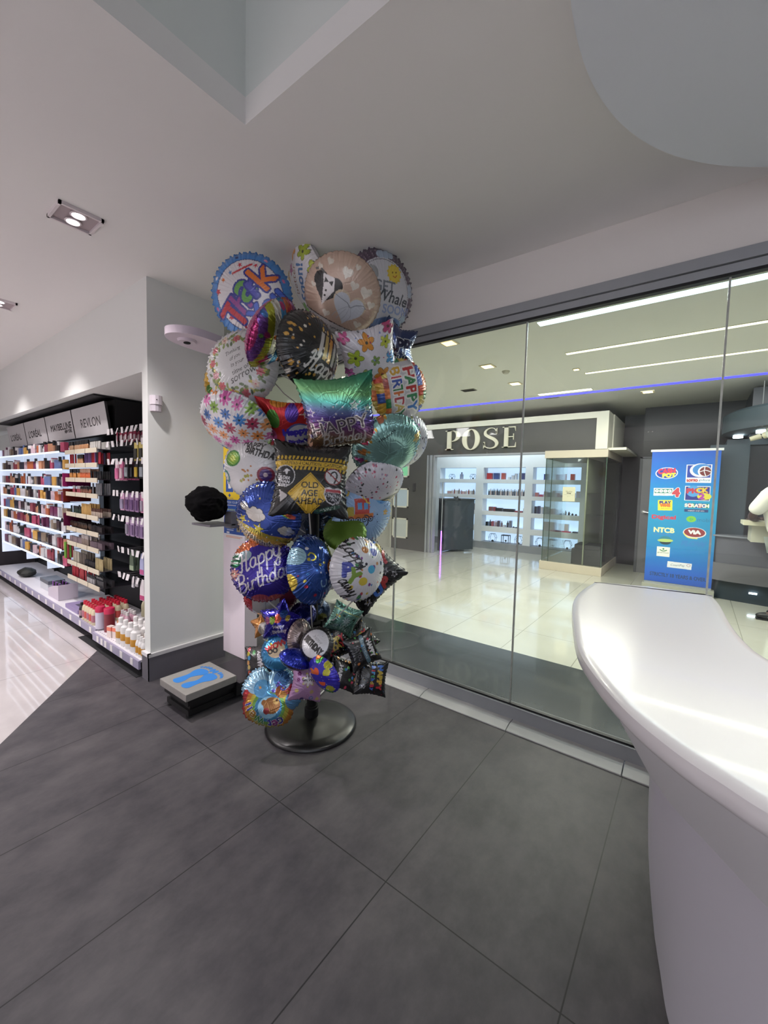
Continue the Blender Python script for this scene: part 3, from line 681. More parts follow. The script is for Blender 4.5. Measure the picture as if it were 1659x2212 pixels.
# 2 get better soon diamond
a = Art('dedcdf')
for x, y, r, c in ((.35, .75, .26, 'e0962e'), (.72, .3, .2, 'a8b83a'), (.75, -.25, .2, 'b9c44a'), (.55, -.7, .2, '3b8fb8'), (-.1, .5, .16, 'b03a86'), (-.55, .6, .2, 'd8a030'), (.1, -.65, .2, 'b03a86'), (-.6, -.5, .2, '6aa84a'), (-.75, .1, .16, '4a9ac0'), (.9, .9, .2, 'a8b83a')): a.flower(x, y, r, c, 5, '4a4a30', .3, edge='555544')
a.text('better', -.1, .15, .22, PI/4, '8a5a40'); a.text('Soon!', .1, -.15, .3, PI/4, '4a78b0', bold=.012)
balloon('white foil pillow with orange and green flowers, highest of all the balloons', 668, 602, 68, .10, 62, 195, 45, a, 'd0ced2', 'square', FOILW, .40)
# 3 wedding hearts
a = Art('bfa593', 320); a.poly([(-1, -.62), (1, -.72), (1, -1), (-1, -1)], 'c9c6c6'); a.poly([(-1, -.60), (1, -.70), (1, -.715), (-1, -.63)], '1c1a1a')
def tux(a):
    a.heart(-.42, .10, .44, '0c0c0d', .0); a.poly([(-.62, .36), (-.30, .38), (-.22, .1), (-.42, -.36), (-.52, .1)], 'd9d6d6'); a.poly([(-.53, .30), (-.53, .17), (-.31, .30), (-.31, .17)], '0c0c0d'); a.ell(-.42, .02, .028, c='0c0c0d'); a.ell(-.42, -.1, .028, c='0c0c0d'); a.stroke([(-.82, .36), (-.72, .42), (-.62, .38)], .03, '555555')
tux(a); a.heart(.25, -.12, .50, 'c9b9a0', -.05); a.heart(.25, -.15, .46, 'c3c8d0', -.05)
for k in range(4): a.stroke([(.28, -.05), (.28-.12*k+.1, -.3), (.2-.13*k+.1, -.5)], .007, 'a9aeb6')
a.stroke([(-.17, .06), (0, .02), (.2, -.02), (.3, -.1), (.42, .0), (.6, .06), (.68, .02)], .010, '8a8f98')
for x, y, r in ((-.05, .62, .16), (.22, .42, .13), (.55, .38, .17), (.78, .15, .12), (-.55, .66, .1), (-.78, .0, .08), (.62, -.45, .12), (-.25, -.5, .12), (-.75, .45, .08), (.15, .82, .08)): a.heart(x, y, r, 'd6cfc2')
a.text('Happy Anniversary', .05, -.82, .11, .0, '2a2626', shear=.2); a.heart(-.45, -.80, .08, '9a5a5a')
balloon('beige balloon with black tuxedo heart and pale gown heart, front of the top', 740, 639, 76, -.28, 14, 235, -22, a, 'b09a88', m=FOILW, puff=.36, scal=.006)
# 4 get whale soon
a = Art('5a4a5c', 300)
for k in range(44):
    q = 2*PI*k/44
    for rr_ in (.86, .91, .96): a.ell(rr_*math.cos(q+rr_*3), rr_*math.sin(q+rr_*3), .012, c='a89aa4')
a.ell(0, 0, .80, c='d3d4da'); a.ell(0, 0, .77, c='6b6b74', ring=.02)
for x, y in ((.35, .82), (.2, .86), (.48, .78), (.88, -.05), (.86, -.2), (.9, -.14), (.5, -.72), (.3, -.8)): a.ell(x, y, .12, .09, c='aebfd2')
a.ell(-.2, .52, .17, c='a2a4a8'); a.star(.42, .36, .24, 'e0c440', 0, .8, 12); a.ell(.42, .36, .18, c='e8cf4a'); a.ell(.37, .4, .02, c='6a4020'); a.ell(.48, .38, .02, c='6a4020'); a.stroke([(.36, .32), (.42, .28), (.48, .31)], .012, 'c06030')
a.text('GET', .05, .16, .24, -.35, '7a7f8a', bold=.006); a.text('Whale', .22, -.14, .26, -.45, '4a5058', shear=.2, bold=.006); a.text('SOON!', .28, -.46, .2, -.35, '98a8d0', bold=.006)
a.ell(-.1, -.75, .5, .22, -.2, '6a86b4')
balloon('round get-whale-soon balloon with purple dotted rim and yellow sun', 818, 636, 79, .06, 30, 10, 12, a, '7a90b8', m=FOILW, puff=.3, scal=.016)
# 5 striped
a = Art('c23a78')
for k, c in enumerate(('c23a78', '7a4a9a', 'b9b83a', 'd5d3c8', '3a86b8', 'c86a38', 'b84070', '8a4a98', 'b8b040', 'dcd8d0', '5a86b8', 'c23a78')): a.rect(-1+.19*k, 0, .1, 1.2, .10, c)
a.dots(26, .04, .08, ['c03a4a', 'd8b040', '4a78b8', 'b83a78', 'd8742e', '6a9a48'], .9, 3)
balloon('candy-striped balloon in pink, lime and blue, turned on edge', 590, 727, 76, -.22, 58, 335, -5, a, 'b83a80', m=FOILS, puff=.42)
# 5b black star
a = Art('0b0b0d', 200); a.star(0, .3, .12, 'c040a0').star(.3, -.1, .1, '40b0d0'); a.text('BIRTHDAY', .1, -.25, .2, .3, '3a7f98', bold=.01); a.dots(20, .015, .03, ['d0b040', 'c04080', '4090c0', 'e0e0e0'], .8, 8)
balloon('black star balloon with turquoise lettering, wedged behind the black dotted one', 618, 752, 62, -.14, 35, 20, -20, a, '0a0a0a', 'star', FOILB, .3)
# 6 black gold dots
a = Art('0d0c0c', 320); g = random.Random(4)
for _ in range(60):
    x, y = g.uniform(-1, .35), g.uniform(-1, 1); a.ell(x, y, g.uniform(.02, .045), c=g.choice(['c9993f', 'b9893a', 'd8d2c6', 'c9993f']))
for k in range(6):
    x = .0+.17*k; y = .35-.0*k; a.rect(x, .12, .055, .34, 0, ['c9c6c2', 'b9a05a', 'c9973a', 'd0ccc6', 'b9b4ae', 'c9973a'][k]); a.ell(x, .56, .035, .08, 0, 'd2a042'); a.ell(x, .54, .018, .04, 0, 'e8d090')
a.script('Happy', .30, -.42, .50, .08, 'd6d3ce', .026)
balloon('black balloon with gold dots and candles, standing upright near the middle', 667, 760, 78, -.38, 44, 18, -28, a, '0d0c0c', m=FOILB, puff=.46)
# 7 floral wreath
a = Art('cfcfcf', 320); g = random.Random(9)
for k in range(150):
    q = g.uniform(0, 2*PI); r = g.gauss(.72, .08); x, y = r*math.cos(q), r*math.sin(q); c = g.choice(['7a8a4a', '8a9a5a', '6a7a50', 'b9a83a', '9aa060', '708060', '55684a']); a.ell(x, y, .07, .035, g.uniform(0, 3), c)
for k in range(13):
    q = 2*PI*k/13+.2; r = .72+.06*math.sin(5*k); a.flower(r*math.cos(q), r*math.sin(q), .11, g.choice(['b04a58', 'c8929a', 'b85a60', 'd0b8a8']), 6, 'a83a4a', q, .3)
for k, tt in enumerate(('Thinking', 'of you', 'in your', 'time of', 'sorrow')): a.text(tt, .05, .34-.17*k, .12, .0, '4a4a48', shear=.35)
balloon('white balloon with a wreath of leaves and red flowers, wall side', 524, 795, 76, -.16, 32, 150, 34, a, 'b9b8ba', m=FOILW, puff=.36, scal=.012)
# 8 white square flowers
a = Art('d3d0d8')
for x, y, r, c in ((-.55, .15, .26, 'a9bf3a'), (-.1, .55, .27, 'd68f30'), (.1, -.05, .16, '6a8a3a'), (-.35, -.55, .28, '8fa060'), (.3, -.6, .28, 'cf8a2e'), (.55, .45, .2, 'b8c040'), (.7, -.1, .22, '3a86c0'), (-.8, -.3, .15, '9a3a88'), (-.1, -.85, .2, '8a3a88'), (.75, .85, .22, 'b04070'), (-.8, .8, .2, 'c0508a')): a.flower(x, y, r, c, 5, '3a3a28', .4+x, .3, edge='5a5a48')
a.dots(20, .02, .03, ['6a6a6a', 'a83a5a', '4a6ab0'], .9, 2)
balloon('white pillow balloon with large green and orange flowers, under the whale one', 797, 770, 60, -.22, 24, 320, 14, a, 'c9c6cf', 'square', FOILW, .42)
# 9 blue star behind right
a = Art('3a4a78', 200); a.text('HAPPY', 0, .1, .4, -.4, '2a3050', bold=.03, outline=('c9d0dc', .03)); a.text('BIRTHDAY', 0, -.4, .3, -.4, '1f2a48', bold=.02, outline=('c9d0dc', .02)); a.star(.5, .6, .15, 'c0c8d8')
balloon('steel-blue star balloon with outlined letters, peeping out on the window side', 852, 752, 60, .12, 25, 0, 12, a, '8a6aa0', 'star', FOILS, .3)
# 10 toy bricks
a = Art('c86a30', 300); g = random.Random(12); cols = ['c8452f', '2f7f46', 'd8a93a', '3a55a8', 'd9763a', 'c9b55a', '9a3a2a']
for j in range(9):
    for i in range(7):
        x = -1+.32*i+(j % 2)*.12; y = -1+.24*j; c = g.choice(cols); a.rect(x, y, .155, .115, 0, c); q = [int(c[k:k+2], 16) for k in (0, 2, 4)]; lc = '%02x%02x%02x' % tuple(min(255, v+25) for v in q)
        for k in (-.08, .08): a.ell(x+k, y, .05, c=lc)
a.rect(0, .05, .92, .52, 0, 'c9c6c8')
for i, ch in enumerate('HAPPY'): a.text(ch, -.56+.27*i, .30, .36, 0, ['c03a3a', '2f7f46', 'c03a3a', '3f8a5a', '3a78c0'][i], bold=.02, outline=[('e8e4e0', .05)])
for i, ch in enumerate('BIRTHDAY'): a.text(ch, -.68+.195*i, -.18, .32, 0, ['d8a93a', 'c03a3a', '3a55a8', '2f7f46', 'd8763a', 'b8404a', 'c9b05a', '3f8a5a'][i], bold=.015, outline=[('e8e4e0', .04)])
balloon('round balloon printed with toy bricks and coloured HAPPY letters', 862, 845, 61, -.08, 26, 350, -80, a, 'b86a3a', m=FOILW, puff=.36)
# 11 left yellow
a = Art('c9a03a', 180); a.ell(.1, -.1, .4, c='3a5ab0'); a.flower(.1, -.1, .3, '4a3a90', 6, 'c04a80'); a.ell(-.5, -.3, .3, c='5a8a40'); a.dots(12, .06, .12, ['d87a3a', '6a9a4a', 'd8c05a', '4a90c0'], .9, 5)
balloon('small gold and blue balloon, mostly hidden behind the flower wreath', 487, 832, 46, .06, 30, 190, 0, a, 'd8a84a', m=FOILS, puff=.4)
# 12 daisies
a = Art('dad8dc', 320); g = random.Random(31); cols = ['d06aa8', '3f7fc4', 'd98a45', '86ad45', 'a83a58', 'c85aa0', '3a6ab0', 'e0955a']
k = 0
for j in range(6):
    for i in range(6):
        x = -.85+.34*i+(j % 2)*.17; y = -.85+.34*j; a.flower(x+g.uniform(-.03, .03), y, g.uniform(.14, .18), cols[(i*3+j*2) % 8], 8, '30302a', g.uniform(0, 1), .20); a.ell(x+.16, y+.05, .012, c='4a4a4a')
balloon('white balloon scattered with small many-coloured daisies, wall side', 511, 916, 74, -.20, 46, 235, -25, a, 'cfcdd2', m=FOILW, puff=.42, backart=a)
# 13 red square
a = Art('c02a2e', 220); a.ell(-.35, .35, .22, .34, .3, '5a9a42'); a.ell(.3, .6, .24, .3, 0, '5a3aa0'); a.ell(-.45, -.3, .22, .3, .2, 'c04a90'); a.ell(-.2, .9, .3, .14, 0, 'd88a30'); a.star(.75, .6, .2, 'e0d0c8', 0, .2, 4)
a.ell(.55, -.35, .5, .62, 0, '5a62a0'); a.ell(.57, -.37, .46, .58, 0, 'cfccd4'); a.text('Happy', .45, -.1, .32, .15, '4a3ac0', bold=.03); a.text('Birthday', .6, -.5, .22, .15, '4a3ac0', bold=.02); a.ell(.4, -.85, .07, c='2a2a60')
balloon('red square pillow balloon with green and purple ovals', 615, 918, 55, -.12, 30, 250, -4, a, 'a82a2e', 'square', FOILC, .36)
# 14 ombre
n_ = 320; a = Art('2f8f66', n_); T = (a.Y+1)/2; st_ = [(0, '6a4632'), (.18, '8a7050'), (.32, '7a4a78'), (.48, '5a4a98'), (.58, '7a90c0'), (.68, '5ac0b0'), (.80, '7ab878'), (1, '2f8060')]
px_ = [p[0] for p in st_]; pc = np.array([lin(p[1]) for p in st_]); TT = np.clip(T+.10*a.X, 0, 1)
for c3 in range(3): a.a[..., c3] = np.interp(TT, px_, pc[:, c3])
for x, y, r in ((-.72, .15, .14), (-.45, -.12, .16), (.45, .25, .15), (.78, .1, .12), (-.8, -.5, .1)): a.star(x, y, r, 'd8d6dc', .2); a.star(x, y, r*.7, '6a5a98' if x < 0 else '8ab0a0', .2)
a.dots(26, .02, .045, ['d8d6dc', '3a4a80', 'e0e0e0'], .85, 3, lambda x, y, r, c: a.star(x, y*.5-.1, r, c, r*30))
a.text('HAPPY', .0, -.26, .34, .10, '6a6068', outline=('e6e2de', .024), sx=1.25, maxw=1.5); a.script('Birthday', .05, -.64, .36, .10, 'd0ccc8', .02)
balloon('square balloon shading from green to purple with HAPPY in outline, at the centre', 732, 893, 76, -.42, 16, 262, 8, a, '3a7058', 'square', FOILS, .34)
# 15 teal
a = Art('86b3ac', 260)
for x, y, c in ((-.6, .5, 'a03a78'), (-.35, .62, 'c07a3a'), (-.1, .75, 'b03a58'), (-.75, .1, '3a3a60'), (.2, .8, 'c04a6a'), (.55, .72, 'b06a4a'), (.7, -.5, 'd0b04a'), (.4, -.75, 'c9a040')): a.heart(x*1.12, y*1.1, .13, c, x); a.ell(x*1.1+.1, y*1.1-.1, .04, c='c99a3a')
for k in range(10): a.ell(.15+.05*k, .55-.02*k, .015, .035, .2, '2a3a3a')
a.ell(-.72, -.2, .26, c='c0c4cc', ring=.3); a.flower(.72, -.45, .14, 'd8c070', 5, 'c08030')
balloon('pale teal balloon lying slanted with little red figures on its edge', 835, 963, 72, -.24, 40, 300, 62, a, '86b3ac', m=FOILS, puff=.46, backart=None)
# 16 white behind teal
a = Art('cfcfd6', 220); a.dots(14, .06, .11, ['a83aa0', '8a9a3a', 'c86a3a', '3a3a48'], .9, 5, lambda x, y, r, c: a.star(x, y, r, c, x)); swirl(a, 5, ['2a2a34', '3a3a88'], 6, .02)
balloon('white balloon with purple and olive stars, tucked behind the teal one', 876, 955, 54, -.02, 40, 330, 30, a, 'c6bfc4', m=FOILW, puff=.4)
# 17 white birthday dots
a = Art('d0d0d2', 320); a.ell(-.35, .55, .30, .24, 0, '2f7a2e'); a.ell(-.35, .55, .24, .19, 0, '7aa82e'); a.ell(-.35, .55, .12, .10, 0, 'b0c040'); a.ell(.52, -.25, .26, c='8a2a40'); a.ell(.52, -.25, .18, c='4a2a70'); a.ell(.52, -.25, .07, c='c9b4b8')
a.ell(-.85, .1, .16, .22, 0, '2f7a78'); a.ell(-.85, .1, .09, .13, 0, 'd8d8d8')
for k in range(16): a.ell(-.05+.1*math.cos(k*1.9)*(k % 5), .05+.09*math.sin(k*2.3)*(k % 6)-.02*k, .03+.01*(k % 3), c=['b0703a', 'b07a4a', '9a9a3a'][k % 3])
a.text('HAPPY', .45, .72, .15, -.5, '1c1a1c', bold=.008); a.text('BIRTHDAY', .62, .40, .19, -.6, '1c1a1c', bold=.010, maxw=1.0)
balloon('white balloon with a green oval and a dark red ring, beside the yellow poster', 548, 1016, 64, -.15, 30, 200, 18, a, 'c4c4c8', m=FOILW, puff=.42)
# 18 caution square
a = Art('0c0c0c', 420)
def hazard(y):
    for k in range(-11, 12): a.poly([(k*.1, y), (k*.1+.055, y), (k*.1+.08, y+.09), (k*.1+.025, y+.09)], 'c9a52c')
a.rect(0, .35, 1, .075, 0, 'c9a52c'); hazard(.46); hazard(.18)
for x in (-.52, .0, .55): a.text('CAUTION', x, .35, .085, 0, '1a1812', sx=.9)
a.rect(-.02, -.42, .40, .40, PI/4, '1a1508'); a.rect(-.02, -.42, .385, .385, PI/4, 'd0a92c'); a.rect(-.02, -.42, .36, .36, PI/4, '1a1508'); a.rect(-.02, -.42, .35, .35, PI/4, 'd0a92c')
a.text('OLD', -.02, -.20, .15, 0, '15130c', bold=.004); a.text('AGE', -.02, -.40, .15, 0, '15130c', bold=.004); a.text('AHEAD', -.02, -.60, .15, 0, '15130c', bold=.004)
a.ell(-.66, .02, .26, .28, .2, 'c9c9cc'); a.ell(-.66, .02, .24, .26, .2, '10101a')
for k, t_ in enumerate(('OLDER', 'THAN', 'DIRT')): a.text(t_, -.68, -.02-.10*k, .075, -.2, 'd6d6da', bold=.003)
a.poly([(-.62, .22), (-.71, .13), (-.65, .13), (-.64, .06), (-.59, .07), (-.59, .14), (-.53, .15)], 'd6d6da')
a.ell(.56, .06, .23, .22, 0, '7a2a2a'); a.ell(.56, .06, .20, .19, 0, 'cfccd0'); a.stroke([(.60, -.1), (.66, .1), (.60, .19), (.52, .15), (.50, .08)], .02, '181818'); a.stroke([(.42, .17), (.70, -.06)], .016, '8a2a2a', False)
a.poly([(.36, -.26), (.48, -.22), (.58, -.26), (.70, -.22), (.80, -.26), (.82, -.42), (.74, -.60), (.58, -.68), (.42, -.60), (.34, -.42)], 'cfccd0'); a.poly([(.38, -.36), (.78, -.36), (.79, -.43), (.72, -.58), (.58, -.65), (.44, -.58), (.37, -.43)], '10101a'); a.rect(.58, -.31, .20, .04, 0, 'a83a44')
a.text('LEAKING', .58, -.44, .075, 0, 'd6d6da', maxw=.36); a.text('GAS!', .58, -.54, .07, 0, 'd6d6da'); a.rect(.45, -.78, .34, .05, .25, '24483a'); a.text('WRINKLES', .45, -.78, .06, .25, 'a8b8b0'); a.poly([(-.78, -.34), (-.56, -.48), (-.74, -.66)], 'c9c4c4')
balloon('black and yellow warning-sign balloon reading OLD AGE AHEAD', 672, 1036, 78, -.42, 12, 90, -3, a, '0c0c0c', 'square', FOILB, .30)
# 19 polka white
a = Art('d0cdd6', 300); a.dots(120, .015, .04, ['1a1a1c', '1a1a1c', '6a6a72', 'b04a68', 'c9798a', '9a8aa8'], .95, 11); a.poly([(-1, -1), (1, -1), (1, -.28), (-1, -.28)], '0d0c0c'); a.poly([(-1, -.26), (1, -.26), (1, -.32), (-1, -.32)], 'b9b6b2'); a.text('BIRTHDAY', 0, -.55, .28, 0, 'a88a3a'); 
balloon('white polka-dotted balloon with a black lower band, behind the warning-sign one', 808, 1048, 64, -.16, 48, 300, 20, a, '14120f', m=FOILW, puff=.42)
# 20 blue rainbow clouds
a = Art('2f4a9c', 300); a.poly([(-1, -1), (1, -1), (1, -.4), (-1, -.55)], 'c9a04a'); a.poly([(-1, -.35), (1, -.5), (1, -.62), (-1, -.52)], 'a8983a')
for k, c in enumerate(('3f8fc0', '5aa85a', 'c9b84a', 'c86a3a', 'b84a3a')): P = [(.10+.06*k, .98-.0*k), (.22+.07*k, .6), (.42+.06*k, .34), (.62+.05*k, .25)]; a.stroke(P, .05, c)
for cx_, cy_, s_ in ((-.25, .02, 1.0), (-.68, .12, .55), (.72, -.2, .7)):
    for x, y, r in ((-.2, 0, .11), (-.07, .09, .12), (.1, .08, .12), (.22, 0, .1), (0, -.07, .14), (-.12, -.08, .1), (.13, -.07, .11)): a.ell(cx_+x*s_, cy_+y*s_, r*s_*1.15, c='28303a')
    for x, y, r in ((-.2, 0, .11), (-.07, .09, .12), (.1, .08, .12), (.22, 0, .1), (0, -.07, .14), (-.12, -.08, .1), (.13, -.07, .11)): a.ell(cx_+x*s_, cy_+y*s_, r*s_, c='c9c6c0')
a.star(-.05, -.36, .22, '3a4a30', .1).star(-.05, -.36, .18, 'c0b440', .1); a.star(-.62, -.25, .16, 'c0b440', .5); a.dots(26, .012, .03, ['c9d0e8', 'd0c060', '90b0e0'], .9, 4)
a.text('Happy', -.45, -.62, .26, -.3, '3a3020', outline=('d6d0c0', .02)); a.text('Birthday', .15, -.80, .24, -.05, '3a3020', outline=('d6d0c0', .02))
balloon('blue balloon with white clouds and a rainbow, wall side below the white ones', 580, 1113, 68, -.34, 26, 205, -20, a, '2f5a90', m=FOILS, puff=.42)
# 21 train
a = Art('8fb0d8', 280); a.ell(.6, .55, .25, c='5f98d0'); a.dots(40, .015, .03, ['2a3a60', 'b04a58', '3a5ab0', 'c9a03a'], .9, 7); a.rect(-.15, .35, .24, .28, -.15, 'b83c34'); a.rect(-.22, .42, .07, .1, -.15, '5f98d0'); a.rect(-.02, .38, .07, .1, -.15, '5f98d0'); a.rect(-.3, .12, .5, .07, -.15, 'c06a2e'); a.rect(-.62, .32, .2, .14, -.15, 'b0a03a')
for k in range(5): x = -.75+.21*k; y = .08-.032*k; a.ell(x, y, .09, c='1c1a1e', ring=.3); a.ell(x, y, .03, c='1c1a1e')
a.flower(.68, .0, .1, 'd0a03a', 5); swirl(a, 4, ['d8b84a', '2a2a40'], 9, .02)
balloon('light blue balloon with a red toy train, window side', 783, 1112, 66, -.14, 34, 330, 14, a, '7fa6d0', m=FOILW, puff=.34)
# 22 green
a = Art('5c7a2c', 120)
balloon('plain olive-green foil balloon seen from behind above the white spotted one', 745, 1150, 43, -.24, 30, 90, 0, a, '5c7a2c', m=colmat('green_foil', .32, .5, bump=.3), puff=.30)
# 23 dark blue behind
a = Art('16202e', 160); a.dots(20, .02, .05, ['2a4a70', '3a5a80'], .9, 2)
balloon('dark navy balloon in shadow behind the pole', 668, 1130, 50, .10, 20, 180, 0, a, '1a2632', m=FOILC, puff=.3)
# 24 purple happy birthday
a = Art('2e1a86', 360); a.ell(-.62, .62, .30, .2, .6, 'b8603a'); a.ell(-.30, .82, .26, .12, .2, 'c06a48'); a.ell(-.55, .42, .26, .16, .4, '8aa0a8'); a.ell(-.85, .3, .22, c='1f6a48'); a.flower(-.88, -.12, .2, 'c08a80', 9, 'a8b0a0', 0, .16)
for k in range(3): a.stroke([(-.98, .45-.12*k), (-.75, .5-.14*k)], .03, 'c9d0cc')
a.ell(-.1, -.92, .3, .16, 0, 'a84a5a'); a.ell(.4, -.9, .25, .12, 0, 'b85a50'); a.ell(.55, .6, .2, c='3a3468', ring=.12)
a.script('Happy', -.10, .34, .56, .42, 'c6c2c8', .024); a.script('Birthday', .06, -.28, .54, .36, 'c6c2c8', .024)
balloon('round violet balloon with large silver Happy Birthday script', 570, 1229, 65, -.30, 14, 200, 0, a, '2e1a70', m=FOILS, puff=.32)
# 25 blue confetti
a = Art('1f458e', 300); swirl(a, 14, ['c9c03a', '8ab0d0', 'c06aa0', '6aa0c8', 'c9b84a'], 21, .02); a.dots(40, .02, .05, ['b83048', 'd6d6e0', '3a78c0', 'c0b040'], .9, 22)
a.ell(.55, .55, .2, .26, .3, 'b0b03a'); a.ell(.45, .0, .2, .24, 0, 'c87a2c'); a.ell(-.72, -.45, .16, .28, .3, 'c0a83a'); a.ell(-.6, .3, .22, .26, 0, '8fb6c8'); a.text('DAY', .85, -.05, .3, -1.4, 'b0a040', bold=.03)
balloon('royal-blue oval balloon with streamers, in front of the pole', 671, 1229, 70, -.40, 30, 15, -4, a, '1f458e', m=FOILS, puff=.55, shape='oval')
# 26 white hooray
a = Art('d3d2d8', 340); g = random.Random(17)
for _ in range(60):
    x, y = g.uniform(-.55, 1), g.uniform(-1, 1); a.ell(x, y, g.uniform(.025, .07), c=g.choice(['3a3aa0', 'b04a3a', 'c9b03a', '7a3a88', '3a78b8', '6a9a3a', 'c08a5a', '2f7a40', '1c1a2a']))
a.ell(.0, .62, .13, .10, 0, 'a86a2e'); a.ell(.35, .55, .15, .12, 0, '2f3a98'); a.ell(.2, .02, .14, .13, 0, '4aa6d0'); a.ell(-.08, -.35, .15, .13, 0, 'c9b43a')
a.script('Happy', -.42, .50, .42, -.9, '1c1a1c', .022); a.text('P', -.6, .0, .4, .0, '2f3a98', bold=.04); a.text('Y', -.42, -.2, .4, -.5, '7a9a3a', bold=.04); a.script('awwy', -.52, -.52, .36, -.8, '1c1a1c', .022)
balloon('white balloon with bright spots and black script, window side of the pole', 772, 1229, 64, -.36, 34, 352, 0, a, 'c6c6cc', m=FOILW, puff=.50)
# 27 black star BDAY
a = Art('0d0c0f', 280)
for ch, x, y, c in (('A', .7, .72, '3a6ac0'), ('D', .72, .34, 'b8a04a'), ('Y', .70, -.02, 'b03a40'), ('P', .22, -.62, 'b03a3a'), ('U', -.14, -.66, '3a6ac0'), ('H', -.5, -.3, 'b8a03a')): a.text(ch, x, y, .34, -.2, c, bold=.035)
for x, y in ((.45, -.35), (-.62, -.72), (.62, -.66)): a.ostar(x, y, .13, 'c9c6cc', '0d0c0f')
a.dots(24, .012, .025, ['c9a83a', '3a78b8', 'b83048', 'd6d6dc'], .8, 8)
balloon('large black diamond-hung balloon with yellow and red letters, corner towards the window', 791, 1236, 63, .0, 14, 330, 44, a, '0d0c0f', 'square', FOILB, .30)
# 28 red/white behind
a = Art('b9b6b6', 160); a.poly([(-1, -1), (-.7, -1), (-.7, 1), (-1, 1)], 'a82a34'); a.poly([(.3, -1), (1, -1), (1, 1), (.3, 1)], '6a2038'); a.rect(-.2, 0, .01, 1, 0, '7a7678')
balloon('white and dark red balloon under the violet one', 586, 1290, 52, -.10, 45, 270, 0, a, '7a2038', m=FOILC, puff=.36)
# 29 orange piece
a = Art('b86a34', 120); a.poly([(-1, -1), (1, -1), (1, -.2)], 'c9c6cc')
balloon('orange and white foil balloon glimpsed between the blue and the spotted one', 706, 1238, 34, -.02, 20, 0, 0, a, 'b86a34', m=FOILC, puff=.3)
# small ones lower down
SG = 'small foil balloons low on the stand'
a = Art('241c8c', 240); a.ell(.0, .12, .17, .2, 0, 'b8503a'); a.ell(-.24, .0, .15, .18, 0, '7a9a3a'); a.ell(-.5, -.05, .14, .17, 0, '8a3a68'); a.ell(.2, .35, .15, .18, 0, '3a5a98'); a.ell(.42, .2, .1, .14, 0, 'a8963a'); a.text('Happy', .1, -.22, .17, .3, 'cfccd8', bold=.006); a.text('Birthday', .15, -.42, .17, .3, 'cfccd8', bold=.006); a.dots(30, .01, .02, ['9aa0e0'], .8, 2)
balloon('small violet star balloon with painted balloons, wall side', 604, 1342, 46, -.22, 20, 180, -12, a, '241c8c', 'star', FOILS, .3, SG)
a = Art('c88a4a', 120); a.ell(.3, -.3, .5, c='c9c0b8')
balloon('small orange and cream balloon poking out towards the wall', 568, 1350, 30, -.02, 30, 180, 0, a, 'c8a080', 'star', FOILS, .3, SG)
a = Art('14185a', 120)
balloon('small midnight-blue balloon against the pole', 655, 1326, 26, -.10, 20, 90, 0, a, '14185a', 'round', FOILS, .4, SG)
a = Art('1f3450', 120); a.ell(0, -.6, .5, c='6a6a30')
balloon('small dark blue balloon on the window side of the pole', 692, 1322, 24, .06, 30, 0, 0, a, '1f3450', 'round', FOILS, .4, SG)
a = Art('8a7a78', 160); a.text('2', .3, 0, .7, 0, 'b0a860', bold=.05)
balloon('small silver-pink oval balloon standing upright', 647, 1376, 36, -.28, 30, 340, -4, a, '8a7a78', 'oval', FOILS, .5, SG)
a = Art('141314', 240); a.ell(0, 0, .80, c='c6c6cc'); a.text('happy', .05, .25, .26, -.1, '8a8a90'); a.text('BIRTHDAY', 0, -.12, .34, -.1, '161416', maxw=1.35, bold=.03); a.dots(20, .01, .02, ['8a8a90'], .7, 3); a.poly([(-1, -.6), (-.4, -1), (-.8, -1)], 'c0b03a')
balloon('small silver disc balloon with black rim reading happy BIRTHDAY', 684, 1392, 35, -.40, 22, 150, -38, a, '17151a', 'round', FOILW, .40, SG)
a = Art('3a86b8', 200); a.ell(0, .1, .5, .4, 0, 'c9b89a'); a.text('WOW', 0, .35, .3, .2, 'b83a3a', bold=.03); a.text('OO', -.2, .1, .25, 0, '3a3a40', bold=.02); a.dots(14, .03, .07, ['4ab0d8', 'c9c03a', '2a60a0'], .9, 4)
balloon('small sky-blue balloon with red lettering, behind the metallic blue one', 602, 1408, 36, -.24, 18, 180, 10, a, '2a6aa8', 'round', FOILS, .4, SG)
a = Art('1c2c9c', 140)
balloon('small metallic blue balloon lying on its side', 640, 1424, 36, -.40, 55, 60, 70, a, '2a1a50', 'oval', FOILS, .5, SG)
a = Art('0d0c0f', 200); a.text('HAPPY', .25, 0, .34, PI/2, 'c9c6cc', bold=.02, maxw=1.1)
for x, y, c in ((-.6, .75, 'b8404a'), (-.65, .45, 'c0b040'), (-.2, .5, '3f8a4a'), (-.6, .2, '3a88b8'), (-.7, -.1, 'c08a4a'), (-.65, -.4, 'b8a05a'), (-.65, -.75, 'b8503a')): a.ell(x, y, .12, .15, 0, c)
balloon('small black pillow balloon with upright HAPPY, nearest the wall', 559, 1425, 30, .0, 30, 180, 3, a, '0d0c0f', 'square', FOILB, .3, SG)
a = Art('5f8a7c', 220); a.rect(0, .55, 1, .02, 0, 'b0b060'); a.text('Get Well', -.1, -.45, .4, 0, 'a8bcb4', maxw=1.5); a.flower(.15, 0, .3, 'a8b8b8', 8, '88a098', 0, .12); a.ell(-.15, .3, .1, .07, 0, '20382e'); a.ell(.6, .25, .1, .07, 0, '20382e'); a.rect(-.5, .15, .16, .06, 0, 'a89a3a')
balloon('small square sea-green balloon with pale Get Well lettering', 742, 1338, 31, -.16, 20, 300, -24, a, '5f8a7c', 'square', FOILS, .32, SG)
